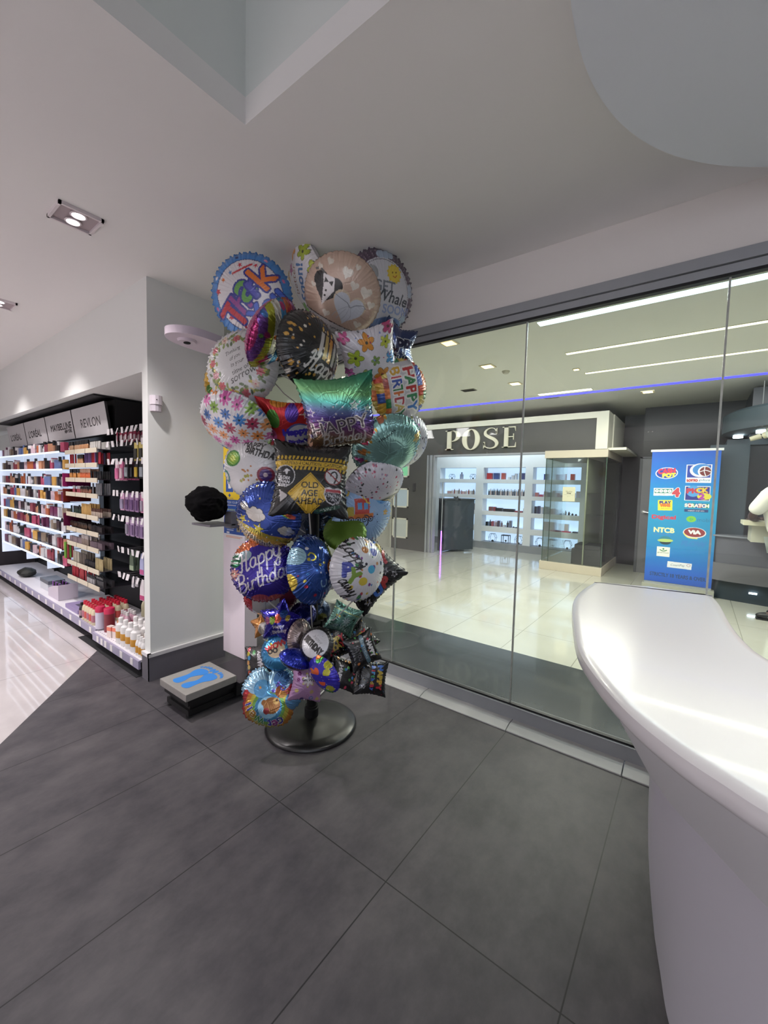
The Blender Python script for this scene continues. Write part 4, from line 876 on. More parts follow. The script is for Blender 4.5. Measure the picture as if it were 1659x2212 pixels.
def hb(seed): 
    a = Art('0d0c0e', 220)
    for ch, x, y, c in zip('HAPPY', (-.5, -.25, 0, .25, .5), (.18,)*5, ('3a6ac0', 'b8a03a', 'b8a03a', 'b8a03a', 'b8303a')): a.text(ch, x, y, .36, 0, c, bold=.03)
    for ch, x, c in zip('BDAY', (-.3, -.08, .15, .4), ('b03a3a', 'b8a04a', 'b8a04a', 'b03a40')): a.text(ch, x, -.2, .3, 0, c, bold=.03)
    a.dots(50, .012, .035, ['c9a83a', '3a78b8', 'b83048', 'd6d6dc', '6a9a3a'], .9, seed); a.star(.0, .6, .12, '3a78b8'); a.star(-.5, -.5, .1, 'b8404a'); return a
balloon('small black diamond-hung balloon with gold letters, outermost by the window', 777, 1382, 31, -.08, 14, 0, 40, hb(1), '0d0c0e', 'square', FOILB, .3, SG)
balloon('small black square balloon with coloured confetti, between the silver and banner ones', 722, 1390, 33, -.18, 16, 340, 26, hb(2), '0d0c0e', 'square', FOILB, .3, SG)
a = Art('0c0b0d', 260); a.text('HAPPY', .05, .45, .3, 0, 'd0cdd2', bold=.02, maxw=1.0); a.stroke([(-.75, .1), (-.3, .0), (.2, .0), (.7, .1)], .13, '56707e'); a.text('BIRTHDAY', 0, .02, .15, 0, 'a9bcc6', maxw=1.1); a.text('TO YOU', .0, -.4, .24, 0, '6a6a70', maxw=.9); a.dots(14, .03, .08, ['3f8a3a', 'c0b040', '3a88c0', 'b8703a', 'b83048'], .95, 9)
balloon('small black balloon with a blue-grey ribbon banner and white HAPPY', 783, 1404, 34, -.22, 26, 350, -66, a, '0c0b0d', 'square', FOILB, .3, SG)
a = Art('0c0b0d', 240); a.text('HAPPY', -.35, -.1, .24, -PI/2, 'c2bfc4', bold=.015, maxw=1.1); g = random.Random(3)
for k in range(22): x, y = g.uniform(-.9, .95), g.uniform(-.9, .95); (abs(x+.35) > .25) and a.ell(x, y, .08, .10, g.uniform(0, 3), g.choice(['b8803a', 'c9b840', '3a78b8', 'b83a58', '3f8a3a', 'c08a4a']))
balloon('small black pillow balloon with confetti balloons and sideways HAPPY', 742, 1456, 31, -.26, 22, 0, -14, a, '0c0b0d', 'square', FOILB, .32, SG)
a = Art('0d0c0f', 240)
for ch, y, c in zip('HAPPY', (.6, .33, .06, -.21, -.48), ('3a6ac0', 'b8a03a', 'b8a03a', 'c9a03a', 'b8303a')): a.text(ch, .45, y, .3, -PI/2+.1, c, bold=.03)
for ch, y, c in zip('Birthday', (.6, .42, .27, .1, -.08, -.25, -.42, -.6), ('3a6ac0', 'b83048', '3a88c0', '3a9a60', '3a6ac0', 'b8a03a', 'b83048', '3a6ac0')): a.text(ch, .0, y, .2, -PI/2, c, bold=.02)
a.dots(24, .012, .03, ['c9a83a', '3a78b8', 'b83048', 'd6d6dc'], .9, 12); a.ostar(-.5, -.5, .16, 'b9b6bc', '0d0c0f')
balloon('small black square balloon with a rainbow HAPPY running downwards, lowest by the window', 802, 1464, 34, -.12, 18, 340, -6, a, '0d0c0f', 'square', FOILB, .32, SG)
a = Art('3a34a4', 240); g = random.Random(6)
for _ in range(16): a.ell(g.uniform(-.9, .9), g.uniform(-.9, .9), .17, .2, g.uniform(0, 3), g.choice(['b8442e', 'c86a2c', '3f8a3a', '7a3a9a', 'c9552e', 'a8a83a']))
a.stroke([(-.8, .7), (-.2, .1), (.5, -.7)], .16, '3028a0'); a.dots(30, .01, .025, ['d8d8f0', 'e0c060'], .9, 2)
balloon('small oval balloon in violet and orange, in front at the right of the pink pillow', 700, 1455, 42, -.46, 46, 210, 38, a, '3a34a4', 'oval', FOILC, .36, SG)
a = Art('b088b0', 260); a.flower(.0, .38, .42, 'c9b84a', 7, None, .2, .2); a.flower(.0, .38, .36, 'cfc6cc', 7, 'cfc6cc', .2, .2); a.text('Get Well', .0, .4, .16, 0, '2f2a36', bold=.01); a.text('A Great', 0, .58, .1, 0, '2f2a36')
for x, y, c in ((-.6, -.3, 'c9b86a'), (.75, -.75, 'c9b86a'), (.3, -.3, 'b8a068'), (-.6, .7, '6a2a60'), (-.6, .35, '6a2a60')): a.flower(x, y, .13, c, 6)
a.ell(.35, -.7, .13, c='4a7ab0', ring=.4); a.ell(-.2, -.8, .12, .1, 0, '4a3a80'); a.ell(.1, -.55, .08, c='9a6a98', ring=.3)
balloon('small pink square balloon with a flower badge, lowest at the pole', 663, 1479, 33, -.34, 22, 290, -8, a, 'a87aa8', 'square', FOILC, .36, SG)
a = Art('7fb0d0', 340)
for r, c in ((1.0, 'b03038'), (.80, 'b87a30'), (.66, 'b0a83e'), (.54, '6a9a4a'), (.44, '3f7fa8'), (.34, '8fc0d8')): a.ell(-.1, -.35, r*.98, c=c)
a.poly([(-1, .35), (1, .35), (1, 1), (-1, 1)], '93bcd6'); a.ell(-.35, .45, .36, .32, 0, '93bcd6'); a.ell(.35, .35, .4, .35, 0, '93bcd6'); a.ell(-.2, .25, .28, c='5a9ac8'); a.ell(.45, .4, .25, c='4f7fb8'); a.star(.15, .1, .1, '4a3a98', .3); a.star(-.25, .3, .07, 'c08a4a', .3)
a.ell(.75, -.35, .30, c='5f93c0')
a.ell(.02, -.32, .27, .25, 0, '8a5a28'); a.ell(.18, -.22, .10, c='b08a4a'); a.ell(.2, -.2, .035, c='4a2a14'); a.ell(-.18, -.44, .10, c='8a3030'); a.ell(-.2, -.18, .09, c='8a5a28'); a.ell(.35, .02, .15, .18, 0, '8a4a20'); a.ell(.4, -.08, .1, c='a87434')
for ch, x, y, r, c in (('G', .18, -.82, 3.35, '2f2f88'), ('e', .0, -.86, 3.15, '8a3a80'), ('t', -.16, -.82, 2.95, '3a3aa0'), ('W', -.44, -.64, 2.45, '3f8a50'), ('e', -.62, -.42, 2.1, 'b88a3a'), ('l', -.70, -.24, 1.9, '3a3aa0'), ('l', -.73, -.10, 1.7, '3a3aa0')): a.text(ch, x, y, .19, r, c, bold=.012, outline=('d0ccd0', .012))
for ch, x, y, c in (('S', .32, .26, '5a3a98'), ('O', .46, .12, '4a4aa0'), ('O', .6, -.02, 'b04a50'), ('N', .72, -.16, '4a3a90')): a.text(ch, x, y, .16, -.8, c, bold=.012)
balloon('rainbow and cloud shaped get-well balloon with a brown bear, lowest of all', 586, 1500, 62, -.26, 14, 200, 8, a, '93bcd6', 'cloud', FOILS, .26, SG, scal=.012)

# ------------------------------------------------------------------ mall beyond the glass
b = B(); b.box((-13, YG+.12, 2.80), (8, 6.28, 2.9)); struct('ceiling_mall', b, mat('mall_ceiling_paint', 'f0f0e8', .8))
b = B(); b.box((-13, 6.42, 2.92), (8, 16, 3.0)); b.box((-13, 6.28, 2.80), (8, 6.30, 2.92)); struct('ceiling_mall_far', b, mat('mall_ceiling_grey', 'b9b9b4', .8))
b = B(); b.box((-13, 6.30, 2.80), (8, 6.42, 3.0)); struct('ceiling_mall_step', b, mat('mall_ceiling_grey', 'b9b9b4', .8))
b = B(); b.box((-13, 6.27, 2.795), (8, 6.36, 2.799)); tag(b.obj('blue_light_strip', mat('blue_led', '3030ff', .5, emit='4a48ff', es=2.3), None), 'long blue light line across the mall ceiling', 'light strip')
def strip(x0, x1, y, w, colr, es, label):
    t = thing('ceiling_light_strip', label, 'ceiling light', ((x0+x1)/2, y, 2.80))
    b = B(); b.box((x0, y-w, 2.793), (x1, y+w, 2.799)); b.obj('diffuser', mat('lit_'+colr, 'ffffff', .5, emit=colr, es=es), t)
    b = B(); b.box((x0-.008, y-w-.008, 2.796), (x1+.008, y+w+.008, 2.7995)); b.obj('frame', mat('white_light_frame', 'd0cdbc', .5), t)
strip(-1.12, 2.6, 3.53, .045, 'c8f6ff', 3.2, 'thick bluish-white light strip in the mall ceiling, nearest to the glass')
strip(-1.12, 2.6, 4.44, .022, 'fff0c4', 2.6, 'thin cream light strip in the mall ceiling, second from the glass')
strip(-1.11, 2.6, 5.28, .022, 'fff0c4', 2.6, 'thin cream light strip in the mall ceiling, third from the glass')
strip(-1.89, -1.20, 6.12, .05, 'fff8d8', 2.8, 'short wide cream light panel beside the blue light line')
def mdl(x, y, z, h, label, colr='ffe0a0', es=3):
    t = thing('mall_downlight', label, 'ceiling light', (x, y, z), 'square downlights in the mall ceiling')
    b = B(); b.box((-h, -h, -.008), (h, h, -.001)); b.obj('frame', mat('cream_lamp_frame', 'e6dcc0', .5), t, rel=False)
    b = B(); b.box((-h*.72, -h*.72, -.011), (h*.72, h*.72, -.0085)); b.obj('lens', mat('lit_square_'+colr, 'ffffff', .5, emit=colr, es=es), t, rel=False)
mdl(-1.947, 3.52, 2.80, .075, 'orange-lit square downlight in the mall ceiling, nearest to the balloons', 'ffcf80', 3)
mdl(-1.946, 4.42, 2.80, .075, 'square mall downlight between the orange-lit one and the glass joint')
mdl(-1.952, 5.32, 2.80, .075, 'square mall downlight closest to the glass joint')
mdl(-2.92, 4.42, 2.80, .075, 'square mall downlight half hidden by the brick-patterned balloon')
mdl(-1.16, 5.05, 2.80, .035, 'tiny square light between the two thin cream strips')
mdl(-.66, 7.25, 2.92, .085, 'square downlight over the dark wall beyond the blue line')
def vent(x, y, z, w, h, label):
    t = thing('ceiling_vent', label, 'vent', (x, y, z)); b = B(); b.box((-w, -h, -.006), (w, h, -.001)); b.obj('frame', mat('vent_frame', '8c8a80', .6), t, rel=False)
    b = B(); [b.box((-w*.85, -h*.8+k*h*.32, -.009), (w*.85, -h*.8+k*h*.32+h*.14, -.0065)) for k in range(6)]; b.obj('louvre', mat('vent_dark', '46453f', .6), t, rel=False)
vent(-2.62, 5.35, 2.80, .10, .06, 'small grey ceiling vent between the downlights and the brick balloon')
vent(-1.95, 6.9, 2.92, .12, .09, 'dark square vent beyond the blue line, above the shop sign')
vent(-3.6, 6.7, 2.92, .12, .09, 'small vent beyond the blue line, left of the dark one')
b = B(); b.lathe([(0, -.03), (.03, -.028), (.045, -.01), (.045, 0), (0, 0)], (-1.85, 4.72, 2.8), 20); tag(b.obj('smoke_detector', mat('detector', 'c9c6b4', .5), None, True), 'small round smoke detector in the mall ceiling next to the glass joint', 'detector')
# far walls of the mall
b = B(); b.box((-13.1, YG, -.1), (-13, 16, 3.0)); b.box((-13, 15.9, -.1), (8, 16, 3.0)); b.box((8, -8, -.1), (8.1, 16, 3.0)); struct('wall_mall_far', b, mat('mall_wall', '8a8c8a', .8))
CONC = mat('dark_concrete', '454441', .6, noise=.18, nscale=4); YF = 7.72
shop = thing('shop_front', 'grey concrete shop front with white frame and large cream letters across the mall', 'shop', (-3.4, YF+.3, 0))
b = B(); b.box((-5.62, YF, 0), (-4.70, YF+.35, 2.12)); b.box((-5.62, YF, 2.12), (-1.40, YF+.35, 2.66)); b.obj('facade', CONC, shop)
b = B(); b.box((-8, YF-.04, 2.66), (-1.22, YF+.4, 2.765)); b.box((-1.40, YF-.04, 2.14), (-1.22, YF+.4, 2.66)); b.obj('white_frame', mat('cream_frame', 'd9d6c6', .6), shop)
b = B(); b.box((-1.40, YF+.02, 2.12), (-.95, YF+1.6, 2.16)); b.box((-1.38, YF+.4, 2.16), (-1.20, YF+1.9, 2.765)); b.obj('side_return', mat('cream_frame'), shop)
b = B(); b.box((-8.0, YF+.05, 0), (-5.66, YF+.5, 2.66)); b.box((-5.66, YF-.02, 0), (-5.62, YF+.1, 2.66)); b.obj('neighbour_wall', mat('pale_mall_wall', 'b3b2a6', .7), shop)
# metal door channel
b = B()
for k in range(4): b.box((-4.70+.045*k, YF-.02+.03*(k % 2), 0), (-4.70+.045*k+.036, YF+.12, 2.12))
b.box((-4.52, YF+.0, 2.085), (-1.42, YF+.15, 2.12)); b.obj('door_channel', GREYALU, shop)
# letters
LT = mat('cream_letter', 'd3ceba', .7)
def letter(shape, x0, x1, z0, z1):
    w, h = x1-x0, z1-z0; T = lambda P: [(x0+u*w, z0+v*h) for u, v in P]; b = B(); Mx = XZ(YF)
    def S(P): b.prism(T(P), .0, .035, Mx)
    def ringseg(cu, cv, ro, ri, a0, a1, n=22):
        A = [(cu+ro[0]*math.cos(a0+(a1-a0)*k/n), cv+ro[1]*math.sin(a0+(a1-a0)*k/n)) for k in range(n+1)]
        I = [(cu+ri[0]*math.cos(a0+(a1-a0)*k/n)+ri[2], cv+ri[1]*math.sin(a0+(a1-a0)*k/n)) for k in range(n+1)]
        for k in range(n): S([A[k], A[k+1], I[k+1], I[k]])
    if shape == 'P':
        S([(.12, 0), (.40, 0), (.40, 1), (.12, 1)]); S([(0, 0), (.54, 0), (.54, .035), (.40, .06), (.12, .06), (0, .035)]); S([(0, 1), (.5, 1), (.5, .96), (.12, .94), (0, .965)])
        ringseg(.42, .71, (.58, .29), (.26, .25, .04), -PI/2, PI/2)
    elif shape == 'O': ringseg(.5, .5, (.5, .51), (.24, .47, 0), 0, 2*PI, 44)
    elif shape == 'E':
        S([(.14, 0), (.44, 0), (.44, 1), (.14, 1)]); S([(0, 0), (1, 0), (1, .25), (.93, .05), (.44, .045), (0, .03)]); S([(0, 1), (.96, 1), (.96, .77), (.88, .95), (.44, .955), (0, .97)]); S([(.44, .49), (.80, .49), (.80, .36), (.84, .36), (.84, .66), (.80, .66), (.80, .53), (.44, .53)])
    else:
        c_ = cr([(.86, .74, 0), (.72, .95, 0), (.42, .985, 0), (.16, .86, 0), (.16, .68, 0), (.42, .55, 0), (.70, .44, 0), (.88, .27, 0), (.78, .08, 0), (.46, .015, 0), (.14, .10, 0), (.05, .30, 0)], 6); m_ = len(c_)
        L_, R_ = [], []
        for i, p in enumerate(c_):
            t_ = (c_[min(i+1, m_-1)]-c_[max(i-1, 0)]).normalized(); nn = Vector((-t_.y, t_.x*h/w*.8, 0)); s_ = i/(m_-1); wd = .03+.11*math.exp(-((s_-.5)/.22)**2)
            L_.append((p.x+nn.x*wd, p.y+nn.y*wd*.5)); R_.append((p.x-nn.x*wd, p.y-nn.y*wd*.5))
        for k in range(m_-1): S([L_[k], L_[k+1], R_[k+1], R_[k]])
        S([(.80, .70), (.88, .70), (.88, .98), (.82, .92)]); S([(.03, .33), (.11, .33), (.10, .08), (.03, .0)])
    b.obj('letter', LT, shop)
letter('P', -4.262, -3.92, 2.215, 2.615); letter('O', -3.875, -3.49, 2.205, 2.615); letter('S', -3.42, -3.10, 2.215, 2.615); letter('E', -3.03, -2.765, 2.225, 2.615)
b = B(); b.box((-3.02, 7.70, 1.40), (-2.98, 7.72, 1.5)); 
b = B(); b.box((-5.05, YF-.02, 1.33), (-4.985, YF, 1.51), bev=.004); b.obj('call_button', mat('dark_button', '262627', .4), shop)
# framed niches in the grey wall
for z0, z1, cc in ((1.64, 1.97, '7fc99a'), (.95, 1.39, '9aa6ae'), (.25, .71, 'a0a39e')):
    b = B(); e = .035
    for q in (((-5.60, z0), (-5.17, z0+e)), ((-5.60, z1-e), (-5.17, z1)), ((-5.60, z0), (-5.565, z1)), ((-5.205, z0), (-5.17, z1))): b.box((q[0][0], YF-.012, q[0][1]), (q[1][0], YF+.05, q[1][1]))
    o = b.obj('niche_frame', mat('cream_frame'), shop)
    b = B(); b.box((-5.565, YF-.004, z0+e), (-5.205, YF-.002, z1-e)); b.obj('niche_panel', mat('niche_'+cc, cc, .4, emit=cc, es=.35), shop)
# shop interior
YB = 9.30
b = B(); b.box((-5.7, YB-.02, 0), (-1.80, YB+.3, .16)); b.obj('plinth', mat('grey_plinth', '85898e', .5), shop)
b = B(); IW = mat('shop_white', 'd9dcdf', .6)
cols_ = [(-5.27, -4.28), (-4.09, -3.09), (-2.92, -1.93)]; rows_ = [(1.655, 1.93), (1.28, 1.56), (.90, 1.19), (.535, .80), (.15, .41)]
b.box((-5.7, YB, .16), (-5.27, YB+.28, 2.6)); b.box((-4.28, YB, .16), (-4.09, YB+.28, 2.6)); b.box((-3.09, YB, .16), (-2.92, YB+.28, 2.6)); b.box((-1.93, YB, .16), (-1.80, YB+.28, 2.6))
for x0_, x1_ in cols_:
    zs = [.16]+[v for r in rows_[::-1] for v in r]+[2.6]
    for k in range(0, len(zs), 2):
        if zs[k+1] > zs[k]: b.box((x0_, YB, zs[k]), (x1_, YB+.28, zs[k+1]))
b.obj('niche_wall', IW, shop)
b = B(); b.box((-5.27, YB+.27, .12), (-1.93, YB+.285, 1.95)); b.obj('lit_back_panel', mat('lit_niche_back', 'cfe0f5', .5, emit='c2dcff', es=.85), shop)
b = B(); b.box((-5.75, YF+.36, 0), (-5.7, YB+.3, 2.7)); b.box((-1.82, 9.2, 0), (-1.30, 9.5, 2.7)); b.box((-5.75, YB+.29, 0), (-1.3, YB+.33, 2.7)); b.obj('inner_wall', IW, shop)
b = B(); b.box((-5.75, YF+.36, 2.64), (-1.25, YB+.33, 2.70)); b.obj('inner_ceiling', IW, shop)
# products in the niches
def niche_item(kind, x, z, w, h, c, label, y=None, group='goods in the lit niches of the shop'):
    y = YB+.09 if y is None else y
    if kind == 'box': b = B(); b.box((x-w/2, y, z), (x+w/2, y+.09, z+h), bev=.003)
    elif kind == 'bottle': b = B(); b.lathe([(0, 0), (w*.5, 0), (w*.5, h*.66), (w*.22, h*.78), (w*.22, h), (0, h)], (x, y+.05, z), 12)
    elif kind == 'terrarium':
        b = B(); P = [(x-w*.3, z), (x+w*.3, z), (x+w*.5, z+h*.55), (x+w*.28, z+h), (x-w*.28, z+h), (x-w*.5, z+h*.55)]
        for yy in (y, y+.10):
            for p, q in zip(P, P[1:]+P[:1]): b.cyl((p[0], yy, p[1]), (q[0], yy, q[1]), .004, n=6)
        for p in P: b.cyl((p[0], y, p[1]), (p[0], y+.10, p[1]), .004, n=6)
        b.ball((x, y+.05, z+h*.16), w*.16, n=8)
    elif kind == 'lantern':
        b = B()
        for yy in (y, y+.12):
            for xx in (x-w/2, x+w/2): b.box((xx-.006, yy-.006, z), (xx+.006, yy+.006, z+h))
        b.box((x-w/2, y, z), (x+w/2, y+.12, z+.012)); b.box((x-w/2, y, z+h-.02), (x+w/2, y+.12, z+h)); b.ball((x, y+.06, z+h*.3), w*.14, n=8); b.cyl((x, y+.06, z), (x, y+.06, z+h*.3), .004, n=6)
    o = b.obj({'box': 'product_box', 'bottle': 'cosmetic_bottle', 'terrarium': 'wire_terrarium', 'lantern': 'glass_lantern'}[kind], mat('goods_'+c, c, .4), None, kind == 'bottle')
    tag(o, label, {'box': 'box', 'bottle': 'bottle', 'terrarium': 'terrarium', 'lantern': 'lantern'}[kind], group)
colname = ['left-hand', 'middle', 'window-side']; rown = ['top', 'second', 'third', 'fourth', 'bottom']
DK = '22262a'
niche_item('terrarium', -5.00, 1.655, .12, .12, DK, 'small wire terrarium beside the grey bottle in the top niche nearest the grey pillar')
niche_item('bottle', -4.73, 1.655, .09, .17, '8a93a8', 'grey-blue bottle between the two terrariums in the top shop niche')
niche_item('terrarium', -4.42, 1.655, .12, .12, DK, 'small wire terrarium in the top niche, next to the middle column')
for k, (x, w, h, c) in enumerate(((-3.98, .13, .15, 'b03a3e'), (-3.81, .13, .15, '3a4a80'), (-3.64, .09, .15, 'a8504a'), (-3.50, .05, .06, 'c9ccd2'), (-3.41, .06, .10, 'b9bcc4'), (-3.34, .05, .14, 'b9bcc4'), (-3.25, .04, .15, 'a9b4b0'), (-3.17, .06, .15, '3a3f70'))):
    niche_item('box', x, 1.655, w, h, c, ['red cup-printed box', 'navy printed box', 'red and white box', 'tiny pale box', 'low silver box', 'tall silver box', 'slim green-grey box', 'indigo box beside the glass joint'][k]+' in the top middle niche of the shop')
for k, (x, w, h, c) in enumerate(((-2.66, .10, .13, '3a3f80'), (-2.38, .12, .12, '6a3a44'), (-2.12, .08, .13, 'c0504a'))):
    niche_item('box', x, 1.655, w, h, c, ['dark blue', 'maroon', 'coral red'][k]+' box in the top niche seen through the display case')
for k in range(12):
    x = -5.05+.066*k; niche_item('bottle' if k % 3 else 'box', x, 1.28, .05 if k else .1, [.07, .10, .12, .09, .13, .10][k % 6], ['c0a0a0', 'c9c0b4', 'a86a68', 'd0ccc8', '9a8a80', 'b08a90'][k % 6], '%s cosmetic, %s from the grey pillar in the second niche down' % (['dusty pink', 'cream', 'brick red', 'off-white', 'taupe', 'mauve'][k % 6], ['first', 'second', 'third', 'fourth', 'fifth', 'sixth', 'seventh', 'eighth', 'ninth', 'tenth', 'eleventh', 'twelfth'][k]))
for k in range(22):
    x = -3.99+.042*k; c = [DK, 'c0a898', '2c2024'][k % 3]; niche_item('bottle', x, 1.28, .036, .13+.02*(k % 2), c if k not in (12, 13) else 'c9b8a8', '%s make-up bottle, %d%s along the long row of the second middle niche' % (['black', 'pale-bodied', 'dark brown'][k % 3], k+1, {0: 'st', 1: 'nd', 2: 'rd', 20: 'st', 21: 'nd'}.get(k, 'th')))
for k in range(10):
    x = -2.85+.095*k; niche_item('box', x, 1.28, .07, [.09, .05, .12, .10, .14][k % 5], ['c07a7a', 'b04a60', 'c9a0a8', '5a4a60', 'd0c9cc'][k % 5], '%s box in the second niche seen through the display case, %s along' % (['dusty pink', 'crimson', 'pale pink', 'grey-violet', 'pale grey'][k % 5], ['first', 'second', 'third', 'fourth', 'fifth', 'sixth', 'seventh', 'eighth', 'ninth', 'tenth'][k]))
for k in range(8):
    x = -4.64+.05*k; niche_item('bottle', x, .90, .035, [.24, .12, .13, .16, .2, .12, .22, .18][k], ['8a9098', DK, '6a5a58', DK][k % 4], 'slim %s brush or tube in the third niche behind the dark desk, %s along' % (['grey', 'black', 'brown', 'dark'][k % 4], ['first', 'second', 'third', 'fourth', 'fifth', 'sixth', 'seventh', 'eighth'][k]))
for k, (x, w, h, c) in enumerate(((-3.92, .09, .10, '7a4a48'), (-3.82, .05, .10, '8a3a40'), (-3.71, .16, .08, '1e2024'), (-3.53, .14, .07, '1e2024'), (-3.40, .12, .07, '1e2024'), (-3.24, .18, .035, '8a3a40'), (-3.12, .03, .10, 'c9c9cc'))):
    niche_item('box', x, .90, w, h, c, ['brown striped box', 'dark red box', 'wide black palette', 'middle black palette', 'narrow black palette', 'flat red palette', 'pale upright box'][k]+' in the third middle niche')
for k in range(13):
    x = -2.86+.07*k; niche_item('box' if k < 8 else 'bottle', x, .90, .045, [.16, .17, .15, .17, .16, .12, .13, .11, .14, .1, .08, .05, .04][k], ['2a2c3c', '3a3a5a', 'c9c9d0', '4a3a50', '22242c', 'a8707a', 'b08088', '6a5a60', '3a3a3c', '8a8c90', DK, DK, DK][k], 'packet %s along in the third niche seen through the display case' % ['first', 'second', 'third', 'fourth', 'fifth', 'sixth', 'seventh', 'eighth', 'ninth', 'tenth', 'eleventh', 'twelfth', 'last'][k])
for k in range(11):
    x = -4.0+.072*k; niche_item('bottle' if k % 2 else 'box', x, .535, .05, [.10, .15, .12, .14, .14, .13, .05, .15, .16, .03, .02][k], [DK, '3a3a48', 'a8606a', 'b9a0a4', '5a4a58', '8a7a84', 'c9c9cc', '2a2a38', '6a6e80', DK, DK][k], 'upright beauty tool in the fourth middle niche, %s along' % ['first', 'second', 'third', 'fourth', 'fifth', 'sixth', 'seventh', 'eighth', 'ninth', 'tenth', 'last'][k])
for k, (x, w, h, c) in enumerate(((-2.55, .28, .19, 'd9c3cc'), (-2.26, .2, .17, 'e0dde0'), (-2.30, .42, .025, 'c04060'), (-2.0, .1, .03, '3a4048'))):
    niche_item('box', x, .535, w, h, c, ['large pale pink gift box', 'white gift box', 'flat crimson case', 'flat dark grey case'][k]+' in the fourth niche seen through the display case', y=YB+(.14 if k < 2 else .03))
for x, k, lb in ((-4.86, 'terrarium', 'wire terrarium in the bottom niche next to the dark desk'), (-3.85, 'terrarium', 'wire terrarium in the bottom middle niche, beside the square lantern'), (-3.53, 'lantern', 'square black lantern in the bottom middle niche'), (-3.22, 'terrarium', 'wire terrarium in the bottom middle niche behind the glass joint'), (-2.74, 'terrarium', 'wire terrarium in the bottom niche at the edge of the display case'), (-2.45, 'lantern', 'square black lantern seen through the display case'), (-2.16, 'terrarium', 'balloon-shaped wire terrarium above the black box')):
    niche_item(k, x-.0, .15, .17, .2, DK, lb)
# desk in the shop door, light pole
t = thing('reception_desk', 'dark grey desk standing inside the shop doorway', 'desk', (-4.5, 8.5, 0))
b = B(); b.box((-4.52, 7.96, .03), (-4.38, 9.0, 1.17)); b.obj('end_panel', mat('desk_dark', '23262b', .4), t)
b = B(); b.prism([(-4.385, 7.98), (-3.98, 8.62), (-4.02, 8.66), (-4.42, 8.06)], .05, 1.17); b.obj('front_panel', mat('desk_slate', '3c434b', .45, noise=.12, nscale=3), t)
b = B(); b.prism([(-4.52, 7.95), (-4.38, 7.95), (-3.96, 8.62), (-4.06, 8.72), (-4.52, 8.9)], 1.17, 1.195); b.obj('desktop', mat('desk_top', '4a5158', .35), t)
b = B(); b.box((-.08, -.08, 0), (.08, .08, .012)); b.box((-.01, -.01, 0), (.01, .01, .05)); o = b.obj('desk_tablet', BLACKM, None, rel=False); o.location = (-4.25, 8.3, 1.197); o.rotation_euler = (.15, .25, .5); tag(o, 'small black tablet on the dark desk in the shop doorway', 'tablet')
t = thing('light_pole', 'thin pole with purple glowing foot in front of the shop doorway', 'light pole', (-4.30, 7.72, 0))
b = B(); b.cyl((-4.30, 7.72, .5), (-4.30, 7.72, 1.55), .010, n=10); b.obj('pole', GREYALU, t)
b = B(); b.cyl((-4.30, 7.72, .0), (-4.30, 7.72, .5), .012, n=10); b.obj('glowing_tube', mat('purple_glow', '8040ff', .5, emit='9a50ff', es=7), t)
# display case
CX0, CX1, CY0, CY1 = -2.185, -1.205, 7.66, 9.2
dc = thing('display_case', 'tall glass display case with cream base and top in front of the shop', 'display case', ((CX0+CX1)/2, 8.4, 0))
CR = mat('cream_case', 'bdb39f', .5)
b = B(); b.box((CX0-.03, CY0-.02, 0), (CX1+.01, CY1, .15), bev=.006); b.obj('base', CR, dc)
b = B(); b.box((CX0-.02, CY0-.02, 2.0), (CX1+.01, CY1, 2.13), bev=.006); b.obj('top', CR, dc)
b = B(); b.box((CX0+.005, CY0, .15), (CX1-.005, CY0+.012, 2.0)); b.obj('front_pane', GLASS2, dc)
b = B(); b.box((CX0, CY0+.015, .15), (CX0+.012, CY1-.02, 2.0)); b.obj('side_pane', GLASS2, dc)
b = B(); b.box((CX1-.012, CY0+.015, .15), (CX1, CY1-.02, 2.0)); b.obj('side_pane', GLASS2, dc)
for x, y in ((CX0, CY0), (CX1-.012, CY0), (CX0+.1, CY0+.02)):
    b = B(); b.box((x, y, .15), (x+.012, y+.012, 2.0)); b.obj('edge_strip', mat('green_glass_edge', '4a5f52', .2), dc)
b = B(); b.box((-1.52, CY0+.06, .15), (-1.50, CY1-.1, 2.0)); b.box((-1.52, CY1-.1, .15), (CX1-.02, CY1-.08, 2.0)); b.obj('cream_backing', mat('backing_cream', 'b3b298', .6), dc)
b = B(); b.box((-1.50, CY0+.1, 1.39), (CX1-.02, CY1-.2, 1.40)); b.box((-1.50, CY0+.1, 1.02), (CX1-.02, CY1-.2, 1.03)); b.obj('glass_shelf', GLASS2, dc)
a = Art('c2bfa4', 120, 1.2); a.text('We Are', 0, .45, .22, 0, '4a483c'); a.text('Hiring!', 0, .15, .24, 0, '4a483c', bold=.01); a.rect(0, -.12, .8, .012, 0, '7a7868'); a.text('apply inside', 0, -.4, .1, 0, '7a7868')
poster('poster', a, -1.875, -1.67, 1.245, 1.495, CY0-.004, None, dc)
t = thing('black_box', 'black box with a folded dark cushion inside the display case', 'box', (-1.45, 8.0, .15))
b = B(); b.box((-1.70, 7.74, .151), (-1.24, 8.25, .42)); b.obj('body', mat('box_black', '1b1c1f', .35), t)
b = B(); b.box((-1.66, 7.74, .42), (-1.24, 8.2, .50), bev=.03); b.obj('cushion', mat('cushion_dark', '2b2a2d', .7), t)
